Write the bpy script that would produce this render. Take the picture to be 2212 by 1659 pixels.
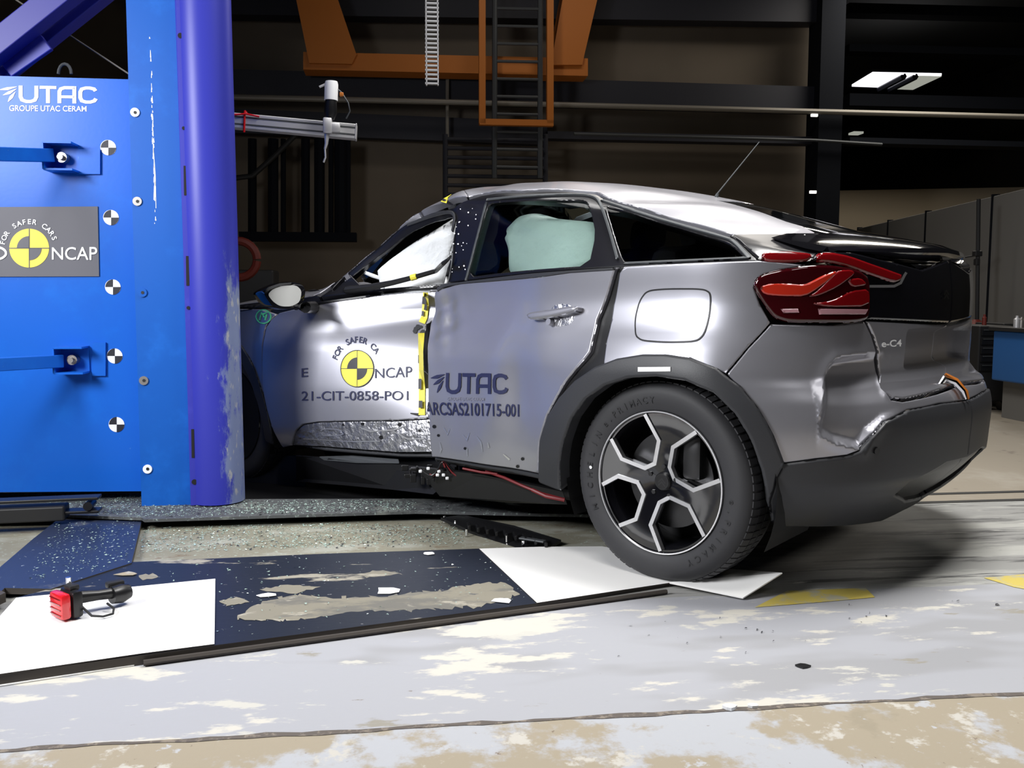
import bpy, bmesh, math, random
import numpy as np
from mathutils import Vector, Matrix
from mathutils.bvhtree import BVHTree
from mathutils.geometry import delaunay_2d_cdt
random.seed(7); rng=np.random.default_rng(7)
for o in list(bpy.data.objects): bpy.data.objects.remove(o,do_unlink=True)
scene=bpy.context.scene; COL=scene.collection
# ================================================================ camera, world, lights, exposure
FPX=2000.0; PITCH=math.atan(.0968); CAMH=.97
cam=bpy.data.cameras.new('camera'); cam.sensor_width=36; cam.lens=FPX/2212*36; cam.clip_start=.05; cam.clip_end=200
camo=bpy.data.objects.new('camera',cam); COL.objects.link(camo); camo.location=(0,0,CAMH); camo.rotation_euler=(math.pi/2-PITCH,0,0)
scene.camera=camo
vs_=scene.view_settings; scene.display_settings.display_device='sRGB'
vs_.view_transform='Standard'; vs_.look='None'; vs_.gamma=1; vs_.use_curve_mapping=False; vs_.exposure=0.0
w=bpy.data.worlds.new('hall_dimness'); scene.world=w; w.use_nodes=True
w.node_tree.nodes['Background'].inputs[0].default_value=(.75,.85,1,1); w.node_tree.nodes['Background'].inputs[1].default_value=.006
def area(name,loc,to,sx,sy,power,col=(1,1,1),spread=180):
    l=bpy.data.lights.new(name,'AREA'); l.shape='RECTANGLE'; l.size=sx; l.size_y=sy; l.energy=power; l.color=col; l.spread=math.radians(spread)
    o=bpy.data.objects.new(name,l); COL.objects.link(o); o.location=loc
    o.rotation_euler=(Vector(to)-Vector(loc)).to_track_quat('-Z','Y').to_euler(); return o
area('overhead_flood',(1.7,3.3,4.7),(1.6,3.25,0),1.8,.9,185,(1,.985,.96),140)
area('front_flood',(-.4,1.9,4.5),(-.3,2.3,0),2.0,.8,42,(1,.98,.95),130)
area('left_flood',(-3.1,1.25,2.3),(-.3,3.9,.8),1.1,1.1,95,(.97,.98,1),120)
area('rear_flood',(-.4,5.3,4.6),(-.2,4.6,0),2.2,1.2,35,(1,.985,.96),130)
area('hall_lamp',(5.2,11,4.8),(5.2,11.8,0),2.0,1.0,130,(1,.93,.82))
area('added_roof_fill',(1.8,8.2,4.8),(1.2,5.5,0),2.6,1.2,42,(1,.95,.88),150)  # unseen fill, added for a white reflection along the roof side
area('added_bumper_fill',(2.4,-1.3,5.3),(1.35,2.9,.4),1.6,1.2,4,(1,.98,.96),60)  # unseen fill behind the camera, added to brighten the rear bumper
area('added_wall_fill',(.8,8.4,5.2),(1.0,11.4,2.0),2.6,.5,13,(1,.92,.82),140)  # unseen fill, added to lift the lower back wall
# ================================================================ pixel <-> place
_F=np.array([0,math.cos(PITCH),-math.sin(PITCH)]); _U=np.array([0,math.sin(PITCH),math.cos(PITCH)]); _R=np.array([1.,0,0]); _C=np.array([0,0,CAMH])
def ray(px,py): return (px-1106)/FPX*_R+(829.5-py)/FPX*_U+_F
def proj(p):
    d=np.asarray(p,float)-_C; z=d@_F
    return np.stack([1106+FPX*(d@_R)/z,829.5-FPX*(d@_U)/z],-1)
def ground(px,py,z=0.0):
    d=ray(px,py); return _C+d*((z-CAMH)/d[2])
def at_depth(px,py,Y):
    d=ray(px,py); return _C+d*(Y/d[1])
# ---------------------------------------------------------------- car frame: x forward, y left, z up
TH=math.radians(41.5)
CF=np.array([-math.cos(TH),math.sin(TH),0]); CN=np.array([-math.sin(TH),-math.cos(TH),0]); CZ=np.array([0,0,1.])
WHEEL=np.array([.48586,3.03877,0])
CO=WHEEL-.868*CN
def c2w(p):
    p=np.asarray(p,float); return CO+p[...,0:1]*CF+p[...,1:2]*CN+p[...,2:3]*CZ
def w2c(p):
    d=np.asarray(p,float)-CO; return np.stack([d@CF,d@CN,d@CZ],-1)
def interp(x,tab):
    """smooth (monotone cubic) interpolation of a table [(x,v..)] given in rising x"""
    t=np.array(tab,float); X=t[:,0]; Y=t[:,1:]
    h=np.diff(X)[:,None]; dl=np.diff(Y,axis=0)/h
    m=np.zeros_like(Y); m[0]=dl[0]; m[-1]=dl[-1]
    a,b=dl[:-1],dl[1:]; w1=2*h[1:]+h[:-1]; w2=h[1:]+2*h[:-1]
    with np.errstate(divide='ignore',invalid='ignore'):
        hm=(w1+w2)/(w1/a+w2/b)
    m[1:-1]=np.where(a*b>0,hm,0)
    x=np.clip(np.asarray(x,float),X[0],X[-1]); i=np.clip(np.searchsorted(X,x)-1,0,len(X)-2)
    H=(X[i+1]-X[i]); s=((x-X[i])/H)[...,None]; H=H[...,None]
    return (Y[i]*(1+2*s)*(1-s)**2+m[i]*H*s*(1-s)**2+Y[i+1]*s*s*(3-2*s)+m[i+1]*H*s*s*(s-1))
def sst(a,b,x):
    t=np.clip((np.asarray(x,float)-a)/(b-a),0,1); return t*t*(3-2*t)
def gauss(x,c,s): return np.exp(-((np.asarray(x,float)-c)/s)**2)
HA=math.radians(6.98); HU=np.array([math.cos(HA),math.sin(HA),0]); HV=np.array([-math.sin(HA),math.cos(HA),0])
def hall(a,b,z): return a*HU+b*HV+np.array([0,0,z])
def hp(px,py,b):
    """the point where a sight line meets the upright plane at depth b of the hall"""
    d=ray(px,py); return _C+d*((b-_C@HV)/(d@HV))
def carplane(px,py,c):
    d=ray(px,py); o=w2c(_C); dd=np.array([d@CF,d@CN,d@CZ]); return o+dd*((c-o[1])/dd[1])
class Surf:
    """a smooth car surface held as a table of points over (u,v), both roughly in metres"""
    def __init__(s,us,vs,P,sgn=1):
        s.us,s.vs,s.P=us,vs,P; s.W=c2w(P)
        du=np.gradient(P,us,axis=0); dv=np.gradient(P,vs,axis=1)
        n=np.cross(du,dv)*sgn; n/=np.linalg.norm(n,axis=-1,keepdims=True)+1e-12
        s.N=n; s.du=du/(np.linalg.norm(du,axis=-1,keepdims=True)+1e-9); s.dv=dv/(np.linalg.norm(dv,axis=-1,keepdims=True)+1e-9)
        nu,nv=len(us),len(vs); s.nv=nv
        idx=np.arange(nu*nv).reshape(nu,nv)
        a,b,c,d=idx[:-1,:-1].ravel(),idx[1:,:-1].ravel(),idx[1:,1:].ravel(),idx[:-1,1:].ravel()
        T=np.empty((len(a)*2,3),int); T[0::2]=np.stack([a,b,c],1); T[1::2]=np.stack([a,c,d],1)
        s.V=s.W.reshape(-1,3); s.bvh=BVHTree.FromPolygons(s.V.tolist(),T.tolist(),all_triangles=True)
    def _ev(s,T,u,v):
        u=np.asarray(u,float);v=np.asarray(v,float)
        i=np.clip(np.searchsorted(s.us,u)-1,0,len(s.us)-2); j=np.clip(np.searchsorted(s.vs,v)-1,0,len(s.vs)-2)
        fu=np.clip((u-s.us[i])/(s.us[i+1]-s.us[i]),0,1)[...,None]; fv=np.clip((v-s.vs[j])/(s.vs[j+1]-s.vs[j]),0,1)[...,None]
        return (T[i,j]*(1-fu)+T[i+1,j]*fu)*(1-fv)+(T[i,j+1]*(1-fu)+T[i+1,j+1]*fu)*fv
    def pos(s,u,v): return s._ev(s.P,u,v)
    def nor(s,u,v):
        n=s._ev(s.N,u,v); return n/(np.linalg.norm(n,axis=-1,keepdims=True)+1e-12)
    def hit(s,px,py):
        d=ray(px,py); r=s.bvh.ray_cast(Vector(_C),Vector(d))
        if r[0] is None: return None
        return s._uv(np.array(r[0]),r[2])
    def _uv(s,p,f):
        q,k=divmod(f,2); i,j=divmod(q,s.nv-1)
        W=s.W; a=W[i,j]; b=W[i+1,j]; c=W[i+1,j+1]; d=W[i,j+1]
        e1,e2=(b-a,c-a) if k==0 else (c-a,d-a)
        M=np.stack([e1,e2],1); t=np.linalg.lstsq(M,p-a,rcond=None)[0]
        fu,fv=(t[0]+t[1],t[1]) if k==0 else (t[0],t[0]+t[1])
        return (s.us[i]+fu*(s.us[i+1]-s.us[i]), s.vs[j]+fv*(s.vs[j+1]-s.vs[j]))
    def near(s,px,py):
        r=s.hit(px,py)
        if r is None:
            q=proj(s.V); i=((q-[px,py])**2).sum(1).argmin(); i,j=divmod(int(i),s.nv); r=(s.us[i],s.vs[j])
        return r
# ================================================================ materials
def mat(name,col,rough=.5,metal=0,coat=0,noise=None,bump=None,spec=.5,trans=0,ior=1.45,emit=None,stretch=None,alpha=1,coatr=.05):
    """principled; noise=[(scale,detail,lo,hi,colour),...] lays further colours over the first by noise masks"""
    m=bpy.data.materials.new(name); m.use_nodes=True; nt=m.node_tree; b=nt.nodes['Principled BSDF']
    b.inputs['Base Color'].default_value=(*col,1); b.inputs['Roughness'].default_value=rough; b.inputs['Metallic'].default_value=metal
    b.inputs['Coat Weight'].default_value=coat; b.inputs['Coat Roughness'].default_value=coatr; b.inputs['Specular IOR Level'].default_value=spec
    b.inputs['Transmission Weight'].default_value=trans; b.inputs['IOR'].default_value=ior; b.inputs['Alpha'].default_value=alpha
    if emit: b.inputs['Emission Color'].default_value=(*emit[0],1); b.inputs['Emission Strength'].default_value=emit[1]
    if noise or bump:
        tc=nt.nodes.new('ShaderNodeTexCoord'); mp=nt.nodes.new('ShaderNodeMapping'); nt.links.new(tc.outputs['Object'],mp.inputs[0])
        if stretch: mp.inputs['Scale'].default_value=stretch
    if noise:
        prev=None
        for k,(sc,det,lo,hi,c) in enumerate(noise):
            n=nt.nodes.new('ShaderNodeTexNoise'); n.noise_dimensions='4D'; n.inputs['W'].default_value=k*3.7+len(name); n.inputs['Scale'].default_value=sc; n.inputs['Detail'].default_value=det; n.inputs['Roughness'].default_value=.65
            nt.links.new(mp.outputs[0],n.inputs['Vector'])
            r=nt.nodes.new('ShaderNodeMapRange'); r.interpolation_type='SMOOTHSTEP'; r.inputs['From Min'].default_value=lo; r.inputs['From Max'].default_value=hi
            nt.links.new(n.outputs['Fac'],r.inputs['Value'])
            x=nt.nodes.new('ShaderNodeMix'); x.data_type='RGBA'; nt.links.new(r.outputs[0],x.inputs['Factor'])
            if prev is None: x.inputs['A'].default_value=(*col,1)
            else: nt.links.new(prev,x.inputs['A'])
            x.inputs['B'].default_value=(*c,1); prev=x.outputs['Result']
        nt.links.new(prev,b.inputs['Base Color'])
    if bump:
        n=nt.nodes.new('ShaderNodeTexNoise'); n.inputs['Scale'].default_value=bump[0]; n.inputs['Detail'].default_value=4; nt.links.new(mp.outputs[0],n.inputs['Vector'])
        bp=nt.nodes.new('ShaderNodeBump'); bp.inputs['Strength'].default_value=bump[1]; bp.inputs['Distance'].default_value=bump[2] if len(bump)>2 else .01
        nt.links.new(n.outputs['Fac'],bp.inputs['Height']); nt.links.new(bp.outputs[0],b.inputs['Normal'])
    return m
M={}
M['paint']=mat('grey_metallic_paint',(.39,.39,.435),.34,.70,coat=.6,coatr=.06)
M['paint_far']=M['paint']
M['inner_metal']=mat('bare_door_metal',(.42,.42,.45),.32,.9,bump=(26,.6,.02))
M['piano']=mat('gloss_black',(.006,.006,.008),.08,coat=1)
M['trim']=mat('grained_black_plastic',(.030,.031,.035),.45,bump=(420,.15,.002))
M['pillar']=mat('pillar_black',(.006,.006,.008),.3,coat=.12)
M['satin']=mat('satin_black',(.008,.008,.009),.35)
M['void']=mat('dark_cavity',(.006,.006,.007),.8)
M['rubber']=mat('tyre_rubber',(.030,.030,.033),.6,bump=(300,.1,.002))
M['chrome']=mat('chrome',(.8,.8,.82),.12,1)
M['alloy']=mat('machined_alloy',(.82,.82,.84),.3,.9)
M['rubber_mark']=mat('tyre_lettering',(.020,.020,.022),.5)
M['steel']=mat('brake_steel',(.05,.05,.052),.35,.8)
M['mirror']=mat('mirror_glass',(.30,.30,.285),.3,.2)
M['glass']=mat('tinted_glass',(.42,.60,.53),.02,trans=1,ior=1.02,coat=.3)
M['dark_glass']=mat('privacy_glass',(.05,.06,.065),.02,trans=1,ior=1.05,coat=.25)
M['black_glass']=mat('black_glass',(.004,.005,.006),.03,coat=1)
M['airbag']=mat('airbag_cloth',(.78,.80,.82),.8,bump=(22,.5,.02))
M['seat']=mat('seat_cloth',(.02,.02,.022),.9)
M['red_lens']=mat('red_lens',(.16,.003,.005),.10,coat=.8)
M['red_bright']=mat('bright_red_lens',(.42,.022,.010),.15,coat=1)
M['red_dark']=mat('dark_red_lens',(.03,.0015,.003),.05,coat=1)
M['pink_strip']=mat('clear_lamp_strip',(.38,.20,.23),.2,coat=1)
M['yellow']=mat('yellow_tape',(.80,.70,.06),.5)
M['black_ink']=mat('black_ink',(.012,.012,.02),.5)
M['navy_ink']=mat('navy_ink',(.015,.018,.06),.5)
M['grey_ink']=mat('worn_grey_ink',(.17,.17,.21),.5)
M['white']=mat('white_print',(.85,.86,.88),.5)
M['white_tape']=mat('white_tape',(.8,.8,.8),.5)
M['green_ink']=mat('green_ink',(.12,.75,.32),.5)
M['red']=mat('red_plastic',(.55,.012,.018),.2,coat=.6)
M['red_hose']=mat('red_hose',(.16,.012,.015),.5)
M['blue']=mat('blue_steel',(.008,.115,.56),.33,noise=[(3.5,5,.5,.75,(.008,.14,.62)),(40,3,.69,.74,(.10,.24,.6))],spec=.3,bump=(60,.05,.003))
M['blue_plate']=mat('blue_flange_steel',(.005,.09,.42),.42,spec=.3,noise=[(5,5,.5,.8,(.01,.13,.55))])
M['violet']=mat('violet_steel',(.035,.04,.36),.38,spec=.35,noise=[(6,5,.55,.75,(.05,.055,.42))])
M['pole_scuffed']=mat('scuffed_violet_pole',(.03,.036,.34),.4,spec=.35)
M['brace']=mat('violet_brace',(.035,.035,.27),.45)
M['grey_sign']=mat('grey_sign_board',(.115,.115,.135),.55)
M['sign_yellow']=mat('sign_yellow',(.82,.68,.10),.55)
M['bolt']=mat('bolt_steel',(.45,.42,.4),.35,.9)
M['alu']=mat('aluminium',(.62,.62,.64),.4,.6)
M['black']=mat('matt_black',(.012,.012,.013),.55)
M['concrete_near']=mat('worn_beige_concrete',(.29,.25,.185),.75,noise=[(2.2,8,.50,.56,(.36,.37,.395)),(9,7,.57,.64,(.44,.42,.38)),(3.1,6,.60,.66,(.26,.225,.165)),(14,6,.62,.67,(.38,.385,.40)),(38,4,.66,.73,(.16,.12,.09))],bump=(60,.2,.004))
M['concrete_strip']=mat('grey_painted_concrete',(.325,.33,.355),.6,noise=[(1.6,3,.52,.6,(.28,.282,.295)),(3.4,8,.545,.585,(.50,.48,.43)),(7,7,.60,.65,(.46,.45,.41)),(4.5,7,.635,.68,(.25,.235,.20)),(24,5,.68,.75,(.17,.14,.11))],stretch=(.55,1.5,1),bump=(50,.15,.004))
M['concrete_lane']=mat('stained_lane_concrete',(.27,.27,.26),.62,noise=[(2.2,7,.5,.58,(.40,.40,.375)),(4,8,.54,.62,(.10,.10,.10)),(9,7,.6,.66,(.50,.49,.46))],stretch=(.35,3.2,1),bump=(50,.2,.004))
M['concrete_back']=mat('brown_concrete',(.27,.235,.185),.55,noise=[(1.5,5,.5,.65,(.33,.30,.25)),(6,5,.62,.7,(.18,.15,.12))])
M['yellow_paint']=mat('worn_yellow_paint',(.50,.40,.09),.6,noise=[(9,6,.5,.6,(.38,.36,.26))])
M['concrete_oily']=mat('oily_concrete',(.20,.19,.145),.6,noise=[(4,6,.48,.62,(.28,.28,.24)),(9,6,.6,.68,(.14,.10,.06)),(60,3,.6,.66,(.42,.52,.46))],stretch=(.7,1.5,1))
M['ledge']=mat('dusty_plate',(.07,.074,.078),.6,noise=[(8,6,.5,.65,(.15,.16,.148)),(70,3,.58,.66,(.26,.32,.30)),(50,3,.66,.7,(.03,.03,.03))])
M['black_plate']=mat('worn_black_plate',(.013,.017,.029),.42,spec=.35,noise=[(2.3,7,.585,.62,(.30,.28,.23)),(60,3,.68,.72,(.5,.5,.5))],stretch=(.6,2.2,1),bump=(30,.1,.003))
M['navy_plate']=mat('navy_plate',(.018,.027,.062),.36,noise=[(45,3,.64,.69,(.45,.5,.55)),(3,5,.62,.72,(.13,.13,.12))])
M['worn_bare']=mat('worn_bare_plate',(.20,.185,.145),.6,noise=[(5,6,.5,.58,(.13,.125,.11)),(14,6,.56,.62,(.30,.28,.23)),(9,6,.62,.67,(.05,.055,.07))],stretch=(.6,1.6,1))
M['plate_edge']=mat('plate_edge',(.05,.042,.036),.6)
M['white_plate']=mat('white_painted_plate',(.86,.855,.84),.5,noise=[(2,4,.6,.8,(.78,.77,.75))])
M['car_shade']=mat('black_floor_sheet',(.006,.006,.007),.7,spec=.2)
M['joint']=mat('joint_grit',(.10,.085,.075),.9,noise=[(30,4,.5,.6,(.2,.17,.14))])
M['rail_dark']=mat('rail_slot',(.02,.02,.02),.6)
M['wall']=mat('beige_cladding',(.15,.122,.092),.8,noise=[(.8,3,.4,.7,(.13,.107,.08))])
M['wall_pale']=mat('pale_wall',(.46,.39,.29),.8)
M['partition']=mat('grey_partition',(.15,.146,.138),.6)
M['beam']=mat('dark_steel_beam',(.012,.013,.022),.6)
M['column']=mat('dark_steel_column',(.006,.007,.010),.85,spec=.1)
M['orange']=mat('orange_steel',(.48,.145,.014),.55)
M['ladder']=mat('grey_ladder_steel',(.06,.065,.07),.5,.3)
M['pipe']=mat('pipe_steel',(.2,.185,.16),.5,.3)
M['ceiling']=mat('dark_roof_sheet',(.02,.02,.017),.8)
M['lamp_glow']=mat('skylight_glow',(1,1,1),.5,emit=((.95,.93,1),1.6))
M['lamp_dim']=mat('lamp_glow_dim',(1,1,1),.5,emit=((.9,.92,.8),.35))
M['marker_glow']=mat('marker_glow',(1,1,1),.5,emit=((1,.95,.9),1.2))
M['cabinet_blue']=mat('blue_cabinet_steel',(.02,.10,.30),.5)
M['glassbits']=mat('broken_glass',(.42,.56,.50),.15,trans=.3,ior=1.45)
M['grit']=mat('dark_grit',(.03,.03,.035),.5)
M['rust']=mat('stand_red',(.14,.018,.012),.5)
def scuff(m,depth_lo,depth_hi,zlo,zhi):
    """grey scraped paint on the side of the pole that took the crash"""
    nt=m.node_tree; b=nt.nodes['Principled BSDF']; tc=nt.nodes.new('ShaderNodeTexCoord'); sp=nt.nodes.new('ShaderNodeSeparateXYZ'); nt.links.new(tc.outputs['Object'],sp.inputs[0])
    def mr(src,a,c):
        r=nt.nodes.new('ShaderNodeMapRange'); r.interpolation_type='SMOOTHSTEP'; r.inputs['From Min'].default_value=a; r.inputs['From Max'].default_value=c; nt.links.new(src,r.inputs['Value']); return r.outputs[0]
    def op(k,x,y):
        n=nt.nodes.new('ShaderNodeMath'); n.operation=k
        for i,q in enumerate((x,y)):
            if isinstance(q,(int,float)): n.inputs[i].default_value=q
            else: nt.links.new(q,n.inputs[i])
        return n.outputs[0]
    ns=nt.nodes.new('ShaderNodeTexNoise'); ns.inputs['Scale'].default_value=11; ns.inputs['Detail'].default_value=8; ns.inputs['Roughness'].default_value=.75
    mp=nt.nodes.new('ShaderNodeMapping'); mp.inputs['Scale'].default_value=(1,1,.35); nt.links.new(tc.outputs['Object'],mp.inputs[0]); nt.links.new(mp.outputs[0],ns.inputs['Vector'])
    msk=op('MULTIPLY',mr(sp.outputs['X'],depth_lo,depth_hi),mr(sp.outputs['Z'],zhi,zlo))
    f=mr(op('ADD',ns.outputs['Fac'],op('MULTIPLY',msk,.34)),.68,.82)
    c1=nt.nodes.new('ShaderNodeMix'); c1.data_type='RGBA'; c1.inputs['A'].default_value=b.inputs['Base Color'].default_value; c1.inputs['B'].default_value=(.16,.20,.36,1); nt.links.new(f,c1.inputs['Factor'])
    n2=nt.nodes.new('ShaderNodeTexNoise'); n2.inputs['Scale'].default_value=34; n2.inputs['Detail'].default_value=6; nt.links.new(mp.outputs[0],n2.inputs['Vector'])
    f2=op('MULTIPLY',mr(n2.outputs['Fac'],.58,.66),f)
    c2=nt.nodes.new('ShaderNodeMix'); c2.data_type='RGBA'; nt.links.new(c1.outputs['Result'],c2.inputs['A']); c2.inputs['B'].default_value=(.34,.35,.38,1); nt.links.new(f2,c2.inputs['Factor'])
    nt.links.new(c2.outputs['Result'],b.inputs['Base Color'])
# ================================================================ mesh building (everything is given in world coordinates)
def props(o,label=None,cat=None,group=None,kind=None):
    if label: o['label']=label
    if cat: o['category']=cat
    if group: o['group']=group
    if kind: o['kind']=kind
    return o
def thing(name,label,cat,loc,rz=0,group=None):
    o=bpy.data.objects.new(name,None); o.empty_display_size=.1; COL.objects.link(o)
    o.location=tuple(loc); o.rotation_euler=(0,0,rz); o['mw']=0
    del o['mw']; return props(o,label,cat,group)
def basis(o): return Matrix.LocRotScale(o.location,o.rotation_euler,None)
def root_of(o):
    while o.parent: o=o.parent
    return o
def link(name,V,Fc,m,parent=None,smooth=False,origin=None,rz=None,normals=None,sharp=None,label=None):
    """one mesh object; V in world coordinates; with a parent they become local to it"""
    V=np.asarray(V,float).reshape(-1,3); o=None
    if parent is not None: B=basis(root_of(parent))
    else:
        if origin is None: origin=(V.min(0)+V.max(0))/2; origin[2]=V[:,2].min()
        B=Matrix.Translation(Vector(origin))@Matrix.Rotation(HA if rz is None else rz,4,'Z')
    I=np.array(B.inverted()); L=V@I[:3,:3].T+I[:3,3]
    me=bpy.data.meshes.new(name); me.from_pydata(L.tolist(),[],[tuple(int(i) for i in f) for f in Fc]); me.materials.append(M[m] if isinstance(m,str) else m)
    me.update()
    if smooth: me.polygons.foreach_set('use_smooth',[True]*len(me.polygons))
    if normals is not None: me.normals_split_custom_set_from_vertices((np.asarray(normals)@I[:3,:3].T).tolist())
    o=bpy.data.objects.new(name,me); COL.objects.link(o)
    if parent is not None: o.parent=parent
    else: o.matrix_basis=B
    if sharp is not None and smooth and normals is None: me.set_sharp_from_angle(angle=math.radians(sharp))
    if label: o['label']=label
    return o
class MB:
    def __init__(s): s.V=[];s.F=[];s.n=0
    def add(s,V,F):
        V=np.asarray(V,float).reshape(-1,3); s.V.append(V); s.F+= [tuple(i+s.n for i in f) for f in F]; s.n+=len(V); return s
    def box(s,c,sz,ax=None,bev=0):
        """box centred at c; ax = three axis vectors (default the hall's)"""
        ax=(HU,HV,np.array([0,0,1.])) if ax is None else ax
        c=np.asarray(c,float); h=np.asarray(sz,float)/2
        if bev<=0:
            V=[c+ax[0]*h[0]*i+ax[1]*h[1]*j+ax[2]*h[2]*k for i in(-1,1) for j in(-1,1) for k in(-1,1)]
            return s.add(V,[(0,1,3,2),(4,6,7,5),(0,4,5,1),(2,3,7,6),(0,2,6,4),(1,5,7,3)])
        bm=bmesh.new(); bmesh.ops.create_cube(bm,size=1)
        for v in bm.verts: v.co=Vector((v.co.x*2*h[0],v.co.y*2*h[1],v.co.z*2*h[2]))
        bmesh.ops.bevel(bm,geom=list(bm.edges),offset=min(bev,min(h)*.95),segments=2,affect='EDGES',profile=.5)
        bm.verts.index_update(); V=[c+ax[0]*v.co.x+ax[1]*v.co.y+ax[2]*v.co.z for v in bm.verts]; F=[[v.index for v in f.verts] for f in bm.faces]; bm.free()
        return s.add(V,F)
    def tube(s,pts,r,n=10,cap=True):
        P=np.asarray(pts,float); r=np.broadcast_to(np.asarray(r,float),len(P)); V=[]
        T=np.gradient(P,axis=0); T/=np.linalg.norm(T,axis=1,keepdims=True)+1e-12
        up=np.array([0,0,1.]) if abs(T[0][2])<.9 else np.array([1.,0,0]); a=np.cross(T[0],up); a/=np.linalg.norm(a)
        for i in range(len(P)):
            a=a-T[i]*(a@T[i]); a/=np.linalg.norm(a); b=np.cross(T[i],a)
            for k in range(n): t=2*math.pi*k/n; V.append(P[i]+(a*math.cos(t)+b*math.sin(t))*r[i])
        F=[(i*n+k,i*n+(k+1)%n,(i+1)*n+(k+1)%n,(i+1)*n+k) for i in range(len(P)-1) for k in range(n)]
        if cap: F+= [tuple(range(n))[::-1],tuple((len(P)-1)*n+k for k in range(n))]
        return s.add(V,F)
    def cyl(s,p0,p1,r,n=20,r1=None): return s.tube([p0,p1],[r,r if r1 is None else r1],n)
    def lathe(s,prof,c,ax,e1,e2,n=64,close=False):
        """profile [(radius, along axis)] spun about an axis"""
        c,ax,e1,e2=[np.asarray(x,float) for x in (c,ax,e1,e2)]; V=[]
        for r,h in prof:
            for k in range(n): t=2*math.pi*k/n; V.append(c+ax*h+(e1*math.cos(t)+e2*math.sin(t))*r)
        F=[(i*n+k,i*n+(k+1)%n,(i+1)*n+(k+1)%n,(i+1)*n+k) for i in range(len(prof)-1) for k in range(n)]
        return s.add(V,F)
    def slab(s,top,t,down=np.array([0,0,-1.])):
        """a sheet with an outline and a thickness"""
        P=np.asarray(top,float); n=len(P); V=np.concatenate([P,P+np.asarray(down)*t])
        return s.add(V,[tuple(range(n)),tuple(range(2*n-1,n-1,-1))]+[(i,i+n,(i+1)%n+n,(i+1)%n) for i in range(n)])
    def link(s,name,m,parent=None,smooth=False,sharp=35,**k): return link(name,np.concatenate(s.V),s.F,m,parent,smooth,sharp=sharp,**k)
def fixn(o):
    bm=bmesh.new(); bm.from_mesh(o.data); bmesh.ops.recalc_face_normals(bm,faces=bm.faces); bm.to_mesh(o.data); bm.free(); return o
# ---------------------------------------------------------------- flat artwork: (verts2d, faces)
def text2d(s,bold=0.0):
    cu=bpy.data.curves.new('txt','FONT'); cu.body=s; cu.size=1; cu.offset=bold; cu.resolution_u=5; cu.fill_mode='FRONT'
    ob=bpy.data.objects.new('txt',cu); COL.objects.link(ob); bpy.context.view_layer.update()
    me=ob.evaluated_get(bpy.context.evaluated_depsgraph_get()).to_mesh()
    V=np.array([v.co[:2] for v in me.vertices]) if len(me.vertices) else np.zeros((0,2)); F=[tuple(p.vertices) for p in me.polygons]
    bpy.data.objects.remove(ob,do_unlink=True); bpy.data.curves.remove(cu)
    return V,F
def unit(a):
    V,F=a; lo,hi=V.min(0),V.max(0); return (V-lo)/(hi-lo),F
def stroke(pts,w,cap=True):
    P=np.asarray(pts,float); n=len(P); T=np.gradient(P,axis=0); T/=np.linalg.norm(T,axis=1,keepdims=True)+1e-12
    L=[];R_=[]
    for i in range(n):
        if 0<i<n-1:
            a=P[i]-P[i-1];b=P[i+1]-P[i];a=a/(np.linalg.norm(a)+1e-9);b=b/(np.linalg.norm(b)+1e-9);t=a+b;t/=np.linalg.norm(t)+1e-9
            nn=np.array([-t[1],t[0]]);k=min(1/max(abs(nn@np.array([-a[1],a[0]])),.5),1.6)
        else: t=T[i];nn=np.array([-t[1],t[0]]);k=1
        ww=w[i] if hasattr(w,'__len__') else w
        L.append(P[i]+nn*ww/2*k);R_.append(P[i]-nn*ww/2*k)
    return np.array(L+R_),[(i,i+1,n+i+1,n+i) for i in range(n-1)]
def disc2d(c,r,a0=0,a1=360,r0=0,n=40):
    t=np.radians(np.linspace(a0,a1,n)); o=np.stack([c[0]+r*np.cos(t),c[1]+r*np.sin(t)],1)
    i=np.stack([c[0]+r0*np.cos(t),c[1]+r0*np.sin(t)],1)
    return np.concatenate([o,i]),[(k,k+1,n+k+1,n+k) for k in range(n-1)]
def join2d(L):
    V=[];F=[];n=0
    for v,f in L: V.append(v);F+=[tuple(i+n for i in q) for q in f];n+=len(v)
    return np.concatenate(V),F
def utac2d():
    L=[stroke([(0,1.08),(0,.34),(.08,.12),(.3,0.02),(.55,.02),(.77,.12),(.85,.34),(.85,1.08)],.21),
       stroke([(1.02,.98),(1.92,.98)],.2),stroke([(1.47,1.0),(1.47,-.08)],.21),
       stroke([(2.08,-.08),(2.08,.72),(2.16,.9),(2.36,.98),(2.93,.98)],.21),stroke([(2.88,1.08),(2.88,-.08)],.21),stroke([(2.08,.36),(2.88,.36)],.19),
       stroke([(4.02,.78),(3.93,.92),(3.7,.98),(3.5,.98),(3.28,.9),(3.2,.7),(3.2,.32),(3.28,.1),(3.5,.02),(3.74,.02),(3.95,.1),(4.04,.26)],.21)]
    for k,(a,b,c) in enumerate([((-1.15,.78),(-.7,.86),(-.2,1.0)),((-.95,.42),(-.6,.6),(-.22,.86)),((-.68,-.02),(-.5,.3),(-.28,.66))]):
        L.append(stroke([a,((a[0]+b[0])/2,(a[1]+b[1])/2),b,c],[.02,.13,.2,.03]))
    return join2d(L)
def quadmap(c):
    """unit square (x right, y up) -> pixel quad given as top-left, top-right, bottom-right, bottom-left"""
    c=np.asarray(c,float)
    return lambda V: (c[3]*(1-V[:,:1])+c[2]*V[:,:1])*(1-V[:,1:])+(c[0]*(1-V[:,:1])+c[1]*V[:,:1])*V[:,1:]
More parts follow.
